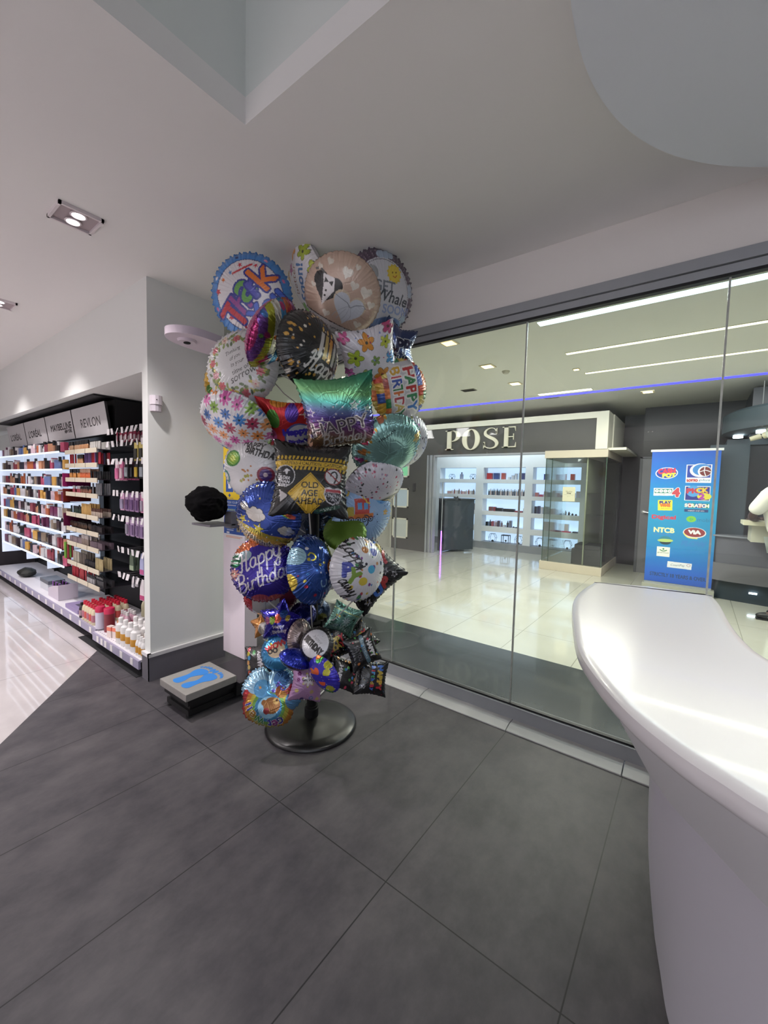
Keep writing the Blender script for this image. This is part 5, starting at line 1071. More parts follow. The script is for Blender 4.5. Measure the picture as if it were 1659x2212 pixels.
# black wall, door behind the banner
b = B(); b.box((-1.20, 9.35, 0), (3, 9.5, 3.0)); struct('wall_black', b, mat('black_marble', '08090b', .3, spec=.3, noise=.35, nscale=3))
b = B(); b.box((-.80, 8.62, 0), (1.2, 8.75, 3.0)); struct('wall_black_near', b, mat('black_marble'))
d = thing('door_1', None, None, (-.7, 8.61, 0)); d['kind'] = 'structure'
b = B(); b.box((-.79, 8.585, 0), (-.05, 8.615, 2.03)); b.obj('door_leaf', mat('grey_door', '6a6a6e', .5), d)
b = B(); b.tube([(-.735, 8.58, 1.09), (-.735, 8.55, 1.09), (-.62, 8.545, 1.075)], .012); b.cyl((-.735, 8.584, 1.09), (-.735, 8.57, 1.09), .03); b.obj('door_handle', mat('steel', 'b0b0ae', .3, .8), d)
b = B(); b.box((-.83, 8.57, 0), (-.79, 8.615, 2.06)); b.box((-.83, 8.57, 2.03), (-.05, 8.615, 2.06)); b.obj('door_frame', mat('grey_door_frame', '4a4b50', .5), d)
# banner
bn = thing('lottery_banner', 'blue roll-up banner with lottery and bill-payment logos', 'banner', (-.145, 7.25, 0))
N = 340; a = Art('2f8fc0', N, 2.42); T = (a.Y/a.asp+1)/2; st_ = [(0, '1c50b0'), (.08, '1c5cbc'), (.3, '157fb8'), (.6, '158fb8'), (.8, '1c70c0'), (1, '1c50b0')]
pc = np.array([lin(p[1]) for p in st_])
for c3 in range(3): a.a[..., c3] = np.interp(T, [p[0] for p in st_], pc[:, c3])
a.ell(-.52, 1.62, .34, .21, .05, 'd8d8e0').ell(-.52, 1.62, .31, .185, .05, '2a3f98'); a.text('CASH', -.52, 1.69, .17, .05, 'c83a50', bold=.02, maxw=.5); a.text('POT', -.44, 1.54, .13, .05, 'd8d84a', bold=.015, maxw=.38)
a.rect(.42, 1.60, .36, .32, 0, 'd9dce0'); a.rect(.42, 1.68, .33, .22, 0, '2a3f98'); a.ell(.46, 1.72, .30, .24, 0, 'd9dce0'); a.ell(.50, 1.74, .26, .2, 0, '3f7fc0'); a.ell(.58, 1.68, .19, c='d9dce0'); a.ell(.60, 1.68, .16, c='6a2a2c'); a.stroke([(.44, 1.66), (.6, 1.72), (.76, 1.66)], .012, 'd9dce0'); a.stroke([(.58, 1.83), (.57, 1.68), (.62, 1.53)], .012, 'd9dce0'); a.rect(.42, 1.36, .33, .07, 0, 'd9dce0')
a.text('LOTTO', .25, 1.36, .08, 0, 'b03a34', bold=.01, maxw=.3); a.text('plus', .60, 1.37, .10, 0, '3a6a90', shear=.3, maxw=.3)
a.rect(-.58, .93, .30, .14, .02, 'd9dce0'); a.rect(-.58, .96, .27, .08, .02, '3a7a6a')
for k, ch in enumerate('PICK'): a.ell(-.78+.13*k, .96, .06, c='d9dcdc'); a.text(ch, -.78+.13*k, .96, .06, 0, '2a2a2a')
a.text('4', -.20, .92, .28, 0, 'b8404a', bold=.03, outline=('d9dce0', .02)); a.text('all the way', -.62, .835, .045, 0, '3a3a3a')
a.rect(.42, .90, .36, .26, 0, 'd9dce0'); a.rect(.42, .90, .34, .24, 0, '2a2f80'); a.ell(.30, .98, .2, c='4a90c8'); a.ell(.62, .80, .2, .12, 0, 'c9c03a'); a.text('PICK', .42, 1.0, .16, .05, 'b03a48', maxw=.6, bold=.02); a.text('CK', .55, 1.02, .16, .05, 'c9b83a', maxw=.3, bold=.01); a.text('2', .55, .80, .17, 0, 'a03a98', bold=.02, sx=1.4)
a.rect(-.50, .44, .22, .19, .04, 'd8cf3a'); a.text('PLAY', -.50, .54, .10, .04, '3a3a80', bold=.012, maxw=.34); a.text('WHE', -.50, .44, .10, .04, 'c8702c', bold=.015, maxw=.3); a.text('pick a mark', -.48, .32, .05, .04, '3a3a50')
for k, ch in enumerate('SCRATCH'): a.rect(.12+.10*k, .47, .045, .08, .0, ['2a7ab0', 'a83a4a', '2a7a50', '2a4a98', 'a83a4a', '2a4a90', '2a7a50'][k]); a.text(ch, .12+.10*k, .47, .11, 0, 'dcd8cc', bold=.01)
a.rect(.42, .29, .34, .05, .01, '2a3f70'); a.text('match and win', .42, .29, .055, .01, 'd8dce0')
a.text('Digicel', -.52, -.02, .17, 0, 'b83a50', bold=.012, maxw=.72); a.ell(.30, -.02, .14, .11, 0, '7ab83a'); a.ell(.30, -.02, .06, .04, 0, '3fa06a', ring=.4); a.text('b', .3, -.02, .1, 0, '3f9a60'); a.text('mobile', .72, -.03, .13, 0, '2a6a90', maxw=.48)
a.text('NTCB', -.48, -.48, .17, 0, 'd8d8a0', bold=.012, maxw=.62); a.rect(-.5, -.64, .3, .008, 0, '5a70b0'); a.ell(.42, -.50, .33, .19, 0, 'dcd8d8'); a.ell(.42, -.49, .30, .165, 0, '8a3034'); a.text('ViA', .42, -.48, .12, 0, 'dcdce0', bold=.02, maxw=.34); a.stroke([(.12, -.55), (.25, -.68), (.5, -.70)], .02, 'd8d070')
a.ell(-.42, -.86, .20, .16, 0, '2f7a8a'); a.ell(-.42, -.92, .17, .09, 0, '1f3038'); a.ell(-.42, -.86, .24, .06, .05, 'a8c06a'); a.text('FLOW', .42, -.90, .18, 0, '2f78b8', bold=.015, shear=.25, maxw=.68)
a.rect(-.46, -1.28, .20, .18, 0, 'dcdcd4'); a.stroke([(-.56, -1.22), (-.46, -1.26), (-.36, -1.22)], .016, '2f7a3a'); a.ell(-.46, -1.18, .03, c='2f7a3a'); a.text('greenwave', -.46, -1.33, .055, 0, '2a5a30', maxw=.34)
a.rect(.05, -1.73, .36, .11, -.01, 'd8dade'); a.text('CourtPay', .0, -1.74, .10, .03, '5a6a7a', shear=.2, maxw=.42); a.ell(.32, -1.70, .06, .05, 0, 'a88a98', ring=.3)
a.text('STRICTLY 18 YEARS & OVER', .0, -2.14, .13, 0, '24406a', bold=.006, maxw=1.66)
sheet('banner_face', a, (-.158, 7.24, 1.08), (.395, -.0, 0), (0, 0, .956), colmat('banner_vinyl', .4), bn, 1.0)
b = B(); b.box((-.57, 7.235, 2.03), (.262, 7.26, 2.062)); b.obj('top_rail', mat('white_rail', 'd3d3d0', .4), bn)
b = B(); b.box((-.575, 7.17, .0), (.27, 7.33, .10), bev=.01); b.obj('base', mat('silver_base', 'a9a99c', .35, .4), bn)
b = B(); b.cyl((-.15, 7.27, .1), (-.15, 7.27, 2.04), .012); b.box((-.553, 7.245, .1), (.237, 7.248, 2.03)); b.obj('support', mat('banner_back', '9aa0a6', .6), bn)
# dark kiosk with counter, ledge and person at the window side
ks = thing('dark_kiosk', 'dark teal-grey kiosk with curved counter at the window edge', 'kiosk', (1.4, 8, 0))
TEAL = mat('teal_grey_panel', '36424a', .4); DARK = mat('kiosk_dark', '1c2026', .35)
b = B(); b.box((.12, 7.42, 0), (.54, 7.60, 2.12)); b.box((.30, 7.55, 2.12), (.9, 8.2, 2.2)); b.obj('column', TEAL, ks)
b = B(); b.box((.54, 7.6, 0), (3.2, 8.9, 2.9)); b.obj('back_wall', DARK, ks)
arc = cr([(.10, 7.34, 0), (.35, 7.22, 0), (.62, 7.16, 0), (1.0, 7.10, 0), (1.6, 7.05, 0), (2.6, 7.05, 0)], 6)
def wallstrip(z0, z1, off, m, nm):
    b = B(); b.grid([[(p.x, p.y+off, z0) for p in arc], [(p.x, p.y+off, z1) for p in arc], [(p.x, p.y+off+.3, z1) for p in arc], [(p.x, p.y+off+.3, z0) for p in arc]]); b.obj(nm, m, ks, True)
wallstrip(.50, .86, .0, mat('kiosk_violet_grey', '55565f', .35), 'upper_band'); wallstrip(.26, .50, -.03, mat('kiosk_grey', '605f64', .4), 'lower_band'); wallstrip(0, .26, .04, mat('kiosk_base', '26313a', .35), 'kick_base')
b = B(); b.box((.62, 7.13, .14), (.70, 7.15, .16)); b.obj('foot_light', mat('foot_led', 'ffffff', .5, emit='d8ecff', es=6), ks)
b = B(); b.grid([[(p.x-.02, p.y-.03, .88) for p in arc], [(p.x, p.y+.3, .88) for p in arc]]); b.grid([[(p.x-.02, p.y-.03, .86) for p in arc], [(p.x-.02, p.y-.03, .88) for p in arc]]); b.obj('counter_edge', mat('kiosk_top', '7a7d86', .2), ks)
for z, c, h_ in ((1.62, 'c83a48', .18), (1.45, '9a3a3a', .10), (1.28, 'd8803a', .16)):
    b = B(); b.box((.93, 7.58, z), (1.5, 7.595, z+h_)); b.obj('lit_sign', mat('sign_'+c, c, .4, emit=c, es=.4), ks)
ld = thing('standing_ledge', 'cream ledge the person in white leans on', 'ledge', (.9, 6.9, .9))
b = B(); b.box((.475, 6.62, 1.065), (1.6, 7.05, 1.115), bev=.006); b.obj('ledge_top', mat('cream_ledge', 'd3cfb4', .5), ld)
b = B(); b.box((.56, 6.70, .86), (1.6, 7.10, 1.065)); b.obj('ledge_box', mat('cream_ledge_box', 'b3b1a0', .6), ld)
cn = thing('hanging_canopy', 'round dark canopy with spotlights hanging over the kiosk', 'canopy', (1.5, 7.6, 2.4))
b = B(); b.lathe([(1.22, 0), (1.26, .02), (1.26, .26), (1.20, .30), (.0, .30), (0, .28), (.98, .26), (.98, .01)], (1.5, 7.75, 2.27), 72); b.obj('ring', mat('canopy_grey', '3a474d', .5), cn, True)
b = B(); b.lathe([(0, .02), (.97, .02), (.97, .03), (0, .03)], (1.5, 7.75, 2.27), 64); b.obj('inner_disc', mat('canopy_mauve', '6f6870', .6), cn, True)
for x, y in ((.42, 7.70), (.62, 7.20), (.80, 6.95)):
    b = B(); b.cyl((x, y, 2.235), (x, y, 2.27), .055, n=24); b.obj('lamp', mat('cool_lamp', 'ffffff', .4, emit='e4f4ff', es=12), cn)
for x, y in ((.62, 7.3), (1.15, 6.9)): b = B(); b.cyl((x, y, 2.56), (x, y, 2.92), .004, n=6); b.obj('cable', mat('cable_grey', '9a9a98', .5), cn)
b = B(); b.cyl((.92, 6.82, 2.56), (.92, 6.82, 2.70), .018, n=12); b.obj('cable_grip', WHITEG, cn)
t = thing('spotlight', 'small cream spotlight head pointing towards the banner', 'spotlight', (.6, 7.0, 2.15))
b = B(); b.cyl((.50, 7.0, 2.14), (.60, 7.0, 2.175), .028, .034, n=20); b.obj('lamp_head', mat('cream_spot', 'c9c4a8', .5), t, True)
b = B(); b.cyl((.63, 7.0, 2.18), (.66, 6.98, 2.19), .042, n=24); b.cyl((.60, 7.0, 2.175), (.64, 7.0, 2.185), .012); b.obj('swivel', mat('cream_spot'), t, True)
b = B(); b.cyl((.65, 7.0, 2.19), (.65, 7.0, 2.27), .008); b.obj('stem', mat('cream_spot'), t)

# person in white, leaning on the ledge
def skin_mesh(name, pts, edges, rad, m, parent, sub=2, root=0):
    me = bpy.data.meshes.new(name); me.from_pydata([Vector(p) for p in pts], edges, []); o = link(name, me, parent)
    if parent: o.matrix_parent_inverse = Matrix.Translation(parent.location).inverted()
    md = o.modifiers.new('s', 'SKIN'); me.skin_vertices[0].data[root].use_root = True
    for i, r in enumerate(rad): me.skin_vertices[0].data[i].radius = (r, r) if not isinstance(r, tuple) else r
    md.use_smooth_shade = True; s2 = o.modifiers.new('d', 'SUBSURF'); s2.levels = s2.render_levels = sub; me.materials.append(m); return o
pn = thing('person', 'person in white T-shirt and pale jeans leaning on the cream ledge', 'person', (1.0, 6.5, 0))
SK = mat('dark_skin', '3a2219', .5)
X0 = .84; Yp = 6.50
pts = [(X0, Yp, .98), (X0-.03, Yp+.02, 1.15), (X0-.07, Yp+.04, 1.33), (X0-.07, Yp+.06, 1.46), (X0-.06, Yp+.08, 1.56), (X0-.05, Yp+.09, 1.64), (X0-.05, Yp+.10, 1.72),
       (X0-.20, Yp-.12, 1.44), (X0-.31, Yp-.02, 1.17), (X0-.26, Yp+.18, 1.145), (X0-.22, Yp+.36, 1.14),
       (X0-.02, Yp+.24, 1.44), (X0-.10, Yp+.36, 1.22), (X0-.12, Yp+.42, 1.15), (X0-.14, Yp+.50, 1.14),
       (X0-.03, Yp-.10, .90), (X0-.06, Yp-.12, .50), (X0-.02, Yp-.12, .10), (X0-.14, Yp-.13, .05),
       (X0+.03, Yp+.10, .90), (X0+.02, Yp+.12, .50), (X0+.10, Yp+.14, .10), (X0-.02, Yp+.14, .05)]
ed = [(0, 1), (1, 2), (2, 3), (3, 4), (4, 5), (5, 6), (3, 7), (7, 8), (8, 9), (9, 10), (3, 11), (11, 12), (12, 13), (13, 14), (0, 15), (15, 16), (16, 17), (17, 18), (0, 19), (19, 20), (20, 21), (21, 22)]
rad = [.135, .13, .145, .12, .055, .085, .08, .055, .043, .035, .028, .055, .043, .035, .028, .085, .058, .04, .035, .085, .058, .04, .035]
skin_mesh('body', pts, ed, rad, SK, pn)
SHIRT = mat('white_shirt', 'd6d4cb', .8, noise=.05, nscale=10)
skin_mesh('shirt', [(X0, Yp, .93), (X0-.03, Yp+.02, 1.15), (X0-.07, Yp+.04, 1.33), (X0-.08, Yp+.06, 1.47), (X0-.18, Yp-.11, 1.43), (X0-.305, Yp-.04, 1.21), (X0-.02, Yp+.24, 1.43), (X0-.125, Yp+.35, 1.23), (X0-.065, Yp+.075, 1.535)], [(0, 1), (1, 2), (2, 3), (3, 4), (4, 5), (3, 6), (6, 7), (3, 8)], [.165, .165, .175, .155, .088, .085, .088, .085, .08], SHIRT, pn)
JN = mat('pale_jeans', 'aeb6b4', .8, noise=.08, nscale=12)
skin_mesh('jeans', [(X0, Yp, .97), (X0-.03, Yp-.10, .86), (X0-.06, Yp-.12, .50), (X0-.03, Yp-.12, .13), (X0+.03, Yp+.10, .86), (X0+.02, Yp+.12, .50), (X0+.09, Yp+.14, .13)], [(0, 1), (1, 2), (2, 3), (0, 4), (4, 5), (5, 6)], [.15, .11, .082, .07, .11, .082, .07], JN, pn)
for (sx_, sy_) in ((X0-.03, Yp-.12), (X0+.09, Yp+.14)):
    b = B(); b.ball((sx_-.05, sy_, .045), .05, 2.7, 1.0, .95); b.box((sx_-.18, sy_-.045, 0), (sx_+.07, sy_+.045, .018), bev=.006); s_ = b.obj('shoe', mat('black_shoe', '101012', .5), pn, True)
    b = B(); b.tube([(sx_-.08, sy_-.052, .045), (sx_-.05, sy_-.056, .035), (sx_+.0, sy_-.054, .06)], [.006, .008, .002]); b.obj('shoe_mark', WHITEG, pn)
for hx, hy in ((X0-.20, Yp+.38), (X0-.12, Yp+.52)):
    b = B(); b.ball((hx-.03, hy+.03, 1.137), .035, 1.2, 1.1, .6)
    for k in range(4): b.tube([(hx-.05, hy+.01+.018*k, 1.14), (hx-.085, hy+.025+.02*k, 1.143), (hx-.11-.004*(k % 3), hy+.04+.02*k, 1.128)], [.009, .008, .006])
    b.tube([(hx-.01, hy+.05, 1.14), (hx-.03, hy+.085, 1.14), (hx-.055, hy+.10, 1.13)], [.011, .009, .007]); b.obj('hand', SK, pn, True)
hc = (X0-.03, Yp+.11, 1.72)
b = B(); b.ball(hc, .10, 1.0, .82, 1.22); b.ball((hc[0]-.10, hc[1], hc[2]-.02), .018, .9, .8, 1.4); b.ball((hc[0], hc[1]-.085, hc[2]-.01), .025, .7, .35, 1.2); b.ball((hc[0], hc[1]+.085, hc[2]-.01), .025, .7, .35, 1.2); b.ball((hc[0]-.085, hc[1], hc[2]-.065), .02, .5, 1.4, .4); b.obj('head', SK, pn, True)
b = B(); b.ball((hc[0]+.012, hc[1], hc[2]+.03), .106, 1.0, .86, 1.1); b.obj('hair', mat('black_hair', '0a0807', .9), pn, True)
for s_ in (-1, 1):
    b = B(); b.ball((hc[0]-.092, hc[1]+s_*.035, hc[2]+.012), .012); b.obj('eye', mat('eye', 'd8d4ce', .3), pn, True)

# ------------------------------------------------------------------ cosmetics wall
GB = 1.795
gd = thing('display_gondola', 'black cosmetics wall unit with pegboard, shelves and lilac shelf lip', 'shelving', (-5.5, 1.55, 0))
b = B(); b.box((-8.0, GB-.02, .12), (-3.118, GB, 2.165)); b.box((-8.0, 1.36, 2.165), (-4.27, GB, 2.175))
for x in (-8.0, -7.05, -6.13, -5.215, -4.30, -3.14): b.box((x, GB-.06, .12), (x+.02, GB-.02, 2.15))
b.obj('back_panel', mat('black_backboard', '0e0e10', .5), gd)
b = B()
for k in range(34): b.box((-4.27, GB-.024, .2+.058*k), (-3.14, GB-.0195, .2+.058*k+.02))
b.obj('slat_ridge', mat('black_ridge', '1a1a1d', .4), gd)
b = B(); b.box((-4.05, 1.265, .105), (-3.145, GB-.03, .122)); b.obj('near_tray', mat('white_tray', 'd9d6dc', .4), gd)
b = B()
for i in range(22):
    for j in range(9): b.box((-4.03+.04*i, 1.285+.05*j, .1220), (-4.018+.04*i, 1.292+.05*j, .1224))
b.obj('tray_hole', mat('tray_hole', '8a8790', .6), gd)
LIL = mat('lilac_lip', '9a95ad', .4)
b = B(); b.box((-4.05, 1.250, .055), (-3.145, 1.266, .118)); b.obj('near_lip', LIL, gd)
b = B(); b.box((-8.0, 1.29, .12), (-4.055, GB-.03, .135)); b.obj('far_tray', mat('white_tray'), gd)
b = B(); b.box((-8.0, 1.275, .07), (-4.055, 1.291, .135)); b.obj('far_lip', LIL, gd)
b = B(); b.box((-8.0, 1.33, 0), (-3.135, 1.36, .10)); b.obj('kick_plate', mat('black_kick', '101013', .3), gd)
tagm = mat('price_card', 'd8d4d4', .5)
for x in (-3.28, -3.47, -3.66, -3.78, -3.86, -3.95): b = B(); b.box((x, 1.247, .062), (x+.045, 1.2505, .112)); b.obj('price_card', tagm, gd)
for k in range(14): x = -4.2-.26*k; b = B(); b.box((x, 1.272, .078), (x+.05, 1.2755, .128)); b.obj('price_card', tagm, gd)
b = B(); b.box((-4.36, 1.235, 0), (-3.15, 1.32, .004)); struct('trim_3', b, mat('anti_slip_strip', '16161a', .7, bump=.5, bscale=400))

# brand header boards
SIGNM = colmat('sign_face', .45)
for k, (txt, lab) in enumerate((('REVLON', 'REVLON header board, nearest to the pillar'), ('MAYBELLINE', 'MAYBELLINE header board, second from the pillar'), ("L'OREAL", 'third header board, wider of the two with the same French name'), ("L'OREAL", 'fourth header board, farthest from the pillar')) ):
    xr = -4.289-.914*k; xl = xr-.888
    labs = ['large pale header board tilted above the shelves, nearest to the pillar', 'pale header board with two-line lettering, second from the pillar', 'pale header board third from the pillar over the lit shelves', 'pale header board farthest from the pillar, at the dark end']
    t = thing('header_board', labs[k], 'sign board', ((xl+xr)/2, 1.47, 1.99), 'brand header boards over the cosmetics')
    a = Art('b9b7b9', 260, .32)
    if k == 0: a.text('REVLON', .05, -.03, .19, 0, '2e2c2e', sx=.95, maxw=1.15)
    elif k == 1: a.text('MAYBELLINE', .12, .0, .15, 0, '262426', maxw=1.55, bold=.006); a.text('NEW YORK', .62, -.13, .07, 0, '262426', bold=.004)
    else: a.text("L'OR\u00c9AL", -.1, -.02, .22, 0, '333133', maxw=1.2, bold=.004)
    sheet('sign_face', a, ((xl+xr)/2, 1.468, 1.988), ((xr-xl)/2, 0, 0), (0, -.020, .142), SIGNM, t, 1.0)
    b = B(); b.prism([(xl, 1.846), (xr, 1.846), (xr, 2.13), (xl, 2.13)], 0, .02, Matrix(((1, 0, 0, 0), (0, -.139, 1, 1.746), (0, 1, 0, 0), (0, 0, 0, 1)))); b.obj('board', mat('board_edge', '2c2a2c', .5), t)
b = B(); b.box((-8.0, 1.53, 1.84), (-4.27, GB-.03, 2.16)); b.obj('header_box', mat('header_black', '141315', .5), gd)

# prototypes (mesh data shared by the copies)
_pm = {}
def pmesh(kind, c1, c2='d8d8d8', c3='c0a060'):
    key = (kind, c1, c2, c3)
    if key in _pm: return _pm[key]
    L = []
    def add(nm, b, c, rough=.35, smooth=True): L.append((nm, b.mesh(nm, mat('goods_'+c, c, rough), smooth)))
    if kind == 'tall_bottle':
        b = B(); b.lathe([(0, 0), (.036, 0), (.038, .01), (.038, .13), (.034, .15), (.016, .165), (0, .165)], n=16); add('bottle_body', b, c1)
        b = B(); b.lathe([(.0, .165), (.018, .165), (.018, .20), (.013, .205), (0, .205)], n=12); add('cap', b, c2)
        b = B(); b.lathe([(.0386, .045), (.0388, .046), (.0388, .098), (.0386, .099)], n=16); add('label_band', b, c3)
    elif kind == 'slim_bottle':
        b = B(); b.lathe([(0, 0), (.020, 0), (.021, .008), (.021, .075), (.016, .095), (.009, .105), (0, .105)], n=12); add('bottle_body', b, c1)
        b = B(); b.lathe([(0, .105), (.012, .105), (.011, .13), (0, .13)], n=10); add('cap', b, c2)
        b = B(); b.lathe([(.0213, .02), (.0214, .021), (.0214, .065), (.0213, .066)], n=12); add('label_band', b, c3)
    elif kind == 'can':
        b = B(); b.lathe([(0, 0), (.036, 0), (.037, .006), (.037, .145), (0, .145)], n=20); add('can_body', b, c1)
        b = B(); b.lathe([(0, .145), (.038, .145), (.038, .185), (.035, .19), (0, .19)], n=20); add('lid', b, c2)
    elif kind == 'carton':
        b = B(); b.box((-.025, -.02, 0), (.025, .02, .10), bev=.002); add('carton_body', b, c1, .5, False)
        b = B(); b.box((-.0255, -.0205, .06), (.0255, .0205, .092)); add('colour_band', b, c2, .5, False)
    elif kind == 'foundation':
        b = B(); b.lathe([(0, 0), (.015, 0), (.016, .004), (.016, .055), (.010, .062), (0, .062)], n=10, sy=.7); add('bottle_body', b, c1)
        b = B(); b.lathe([(0, .062), (.011, .062), (.011, .10), (0, .10)], n=8); add('cap', b, c2)
    elif kind == 'lipstick':
        b = B(); b.cyl((0, 0, 0), (0, 0, .045), .009, n=8); add('tube_base', b, c1)
        b = B(); b.cyl((0, 0, .045), (0, 0, .075), .0085, n=8); add('tube_cap', b, c2)
    elif kind == 'mascara':
        b = B(); b.cyl((0, 0, 0), (0, 0, .12), .009, n=8); add('mascara_tube', b, c1)
    elif kind == 'compact':
        b = B(); b.cyl((0, 0, .035), (0, .012, .037), .035, n=18); add('compact_case', b, c1)
        b = B(); b.cyl((0, -.002, .035), (0, 0, .035), .026, n=16); add('powder_window', b, c2)
    elif kind == 'flat_pack':
        b = B(); b.box((-.03, -.012, 0), (.03, .012, .06), bev=.002); add('pack_body', b, c1, .4, False)
    elif kind == 'hang_pack':   # origin at its hanging hole
        b = B(); b.box((-.035, -.004, -.15), (.035, .004, .012)); add('card', b, c1, .5, False)
        b = B(); b.box((-.027, -.014, -.135), (.027, -.0042, -.045), bev=.003); add('blister', b, c2, .25, False)
    elif kind == 'hang_pouch':
        b = B(); b.prism([(-.04, -.17), (.04, -.17), (.034, -.06), (.012, .01), (-.012, .01), (-.034, -.06)], -.012, .006, Matrix(((1, 0, 0, 0), (0, 0, 1, 0), (0, 1, 0, 0), (0, 0, 0, 1)))); add('pouch', b, c1, .3, False)
        b = B(); b.box((-.036, -.014, -.165), (.036, -.0122, -.125)); add('colour_band', b, c2, .3, False)
    _pm[key] = L; return L
KN = {'tall_bottle': ('remover_bottle', 'bottle'), 'slim_bottle': ('lotion_bottle', 'bottle'), 'can': ('spray_can', 'can'), 'carton': ('carton_box', 'box'), 'foundation': ('foundation_bottle', 'bottle'), 'lipstick': ('lipstick', 'lipstick'), 'mascara': ('mascara_tube', 'mascara'), 'compact': ('powder_compact', 'compact'), 'flat_pack': ('makeup_pack', 'pack'), 'hang_pack': ('carded_pack', 'pack'), 'hang_pouch': ('hanging_pouch', 'pack')}
def put(kind, cols, loc, label, group, rz=0, s=1.0, parts=True):
    L = pmesh(kind, *cols); e = bpy.data.objects.new(KN[kind][0], None); COL.objects.link(e); e.location = loc; e.rotation_euler = (0, 0, rz); e.scale = (s, s, s); e.empty_display_size = .03
    tag(e, label, KN[kind][1], group)
    for nm, me in L:
        o = bpy.data.objects.new(nm, me); o.parent = e; COL.objects.link(o)
    return e
ORD = ['nearest', 'second', 'third', 'fourth', 'fifth', 'sixth', 'seventh', 'eighth', 'ninth', 'tenth', 'eleventh', 'twelfth', 'thirteenth', 'fourteenth']
# bottles standing in the tray
k = 0
for j, (n_, x0_) in enumerate(((4, -3.62), (5, -3.56), (5, -3.52), (4, -3.46))):
    for i in range(n_):
        put('tall_bottle', ('d9d7d6', 'e2e0de', 'c08a2e'), (x0_+.092*i-.0, 1.315+.085*j, .1225), 'large white gold-labelled bottle, %s along the %s row of the tray' % (ORD[i], ['front', 'second', 'third', 'back'][j]), 'large white remover bottles', rng.uniform(-.5, .5), 1.0)
for j in range(3):
    for i in range(3):
        put('slim_bottle', ('d9d7d6', 'e2e0de', 'c08a2e'), (-3.255+.046*i, 1.30+.05*j, .1225), 'small white gold-labelled bottle by the pillar, %s row, %s along' % (['front', 'second', 'third'][j], ORD[i]), 'small white remover bottles', 0, 1.15)
for i in range(3):
    put('carton', ('d9c9c4', 'e07a62'), (-3.80+.055*i, 1.305+.02*i, .1225), 'coral and white carton in front of the white bottles, %s one' % ORD[i], 'coral cartons', .3, .95)
for i in range(2): put('carton', ('c08a58', 'c9905c'), (-3.84+.10*i, 1.40, .1225), 'orange-brown carton behind the coral cartons, %s one' % ORD[i], 'coral cartons', .2, 1.1)
put('can', ('c9c6d6', 'c02850'), (-4.06, 1.315, .136), 'white spray can with crimson lid on the bottom shelf', 'spray cans')
put('can', ('7a2a34', 'c02850'), (-3.96, 1.35, .1225), 'dark red spray can with crimson lid beside the white one', 'spray cans', 0, 1.08)
for i in range(3):
    for j in range(2): put('slim_bottle', ('c9a0b0', 'd9d6d6', 'b06070'), (-3.98+.05*i, 1.46+.055*j, .1225), 'pink-labelled bottle with white cap behind the dark red can, %s, %s row' % (ORD[i], ['front', 'back'][j]), 'pink-labelled bottles', 0, 1.2)
for j in range(5):
    for i in range(5):
        put('slim_bottle', ('cbbfa0', 'c02038', ['a86a7a', 'c0504a'][(i+j) % 2]), (-4.42+.058*i, 1.315+.062*j, .136), 'cream remover bottle with red cap, %s along, %s row back' % (ORD[i], ORD[j]), 'red-capped remover bottles', 0, 1.35)
for i in range(4): put('slim_bottle', ('b3ae92', '8a2030', 'b3ae92'), (-4.12+.06*i, 1.70, .136), 'greenish bottle with dark red cap at the back board, %s one' % ORD[i], 'red-capped remover bottles at the back', 0, 1.4)
for i in range(3): put('slim_bottle', ('2a2428', '141214', 'a08088'), (-4.50-.0*i, 1.31+.05*i, .136), 'small black bottle beside the red-capped ones, %s row' % ORD[i], 'small black bottles', 0, 1.1)
bx = thing('lilac_tray_box', 'flat lilac box lying on the bottom shelf left of the red-capped bottles', 'box', (-4.8, 1.36, .136))
b = B(); b.box((-4.98, 1.31, .136), (-4.62, 1.46, .175), bev=.004); b.obj('box_body', mat('lilac_box', '8f80a8', .4), bx)
b = B(); b.box((-4.86, 1.36, .175), (-4.76, 1.40, .1765)); b.obj('finger_slot', mat('slot_dark', '4a4258', .5), bx)
bx = thing('brush_box', 'open white carton full of black brushes and tubes on the bottom shelf', 'box', (-5.45, 1.40, .136))
b = B(); M4 = XZ(1.33)
b.prism([(-5.62, .137), (-5.28, .137), (-5.28, .30), (-5.45, .27), (-5.62, .22)], -.004, 0, M4); b.prism([(-5.62, .137), (-5.28, .137), (-5.28, .30), (-5.45, .27), (-5.62, .22)], -.004, 0, XZ(1.50)); b.box((-5.28, 1.33, .137), (-5.276, 1.504, .30)); b.box((-5.624, 1.33, .137), (-5.62, 1.504, .22)); b.box((-5.62, 1.33, .137), (-5.28, 1.50, .14)); b.obj('carton', mat('pale_carton', 'c3b9c6', .5), bx)
for i in range(9):
    for j in range(2): put('mascara', ('17151a' if (i+j) % 3 else '8a4aa8',), (-5.58+.034*i, 1.37+.07*j, .142), 'dark tube standing in the open white carton, %s along, %s row' % (ORD[i], ['front', 'back'][j]), 'tubes in the open carton', 0, 1.3)
b = B(); b.box((-.16, -.08, 0), (.16, .08, .04), bev=.004); o = b.obj('grey_palette_box', mat('grey_flat_box', '5c6068', .4), None, rel=False); o.location = (-5.95, 1.45, .215); tag(o, 'flat grey box stacked on a white one at the far bottom shelf', 'box')
b = B(); b.box((-.15, -.08, 0), (.15, .08, .077), bev=.004); o = b.obj('white_flat_box', mat('white_flat_box', 'c3c6cc', .4), None, rel=False); o.location = (-5.95, 1.45, .136); tag(o, 'white box under the flat grey box at the far bottom shelf', 'box')
b = B(); bmesh.ops.create_icosphere(b.bm, subdivisions=3, radius=1)
for v in b.bm.verts: f = 1+.2*mn.noise(v.co*2); v.co = Vector((v.co.x*.14*f, v.co.y*.09*f, v.co.z*.06*f+.055))
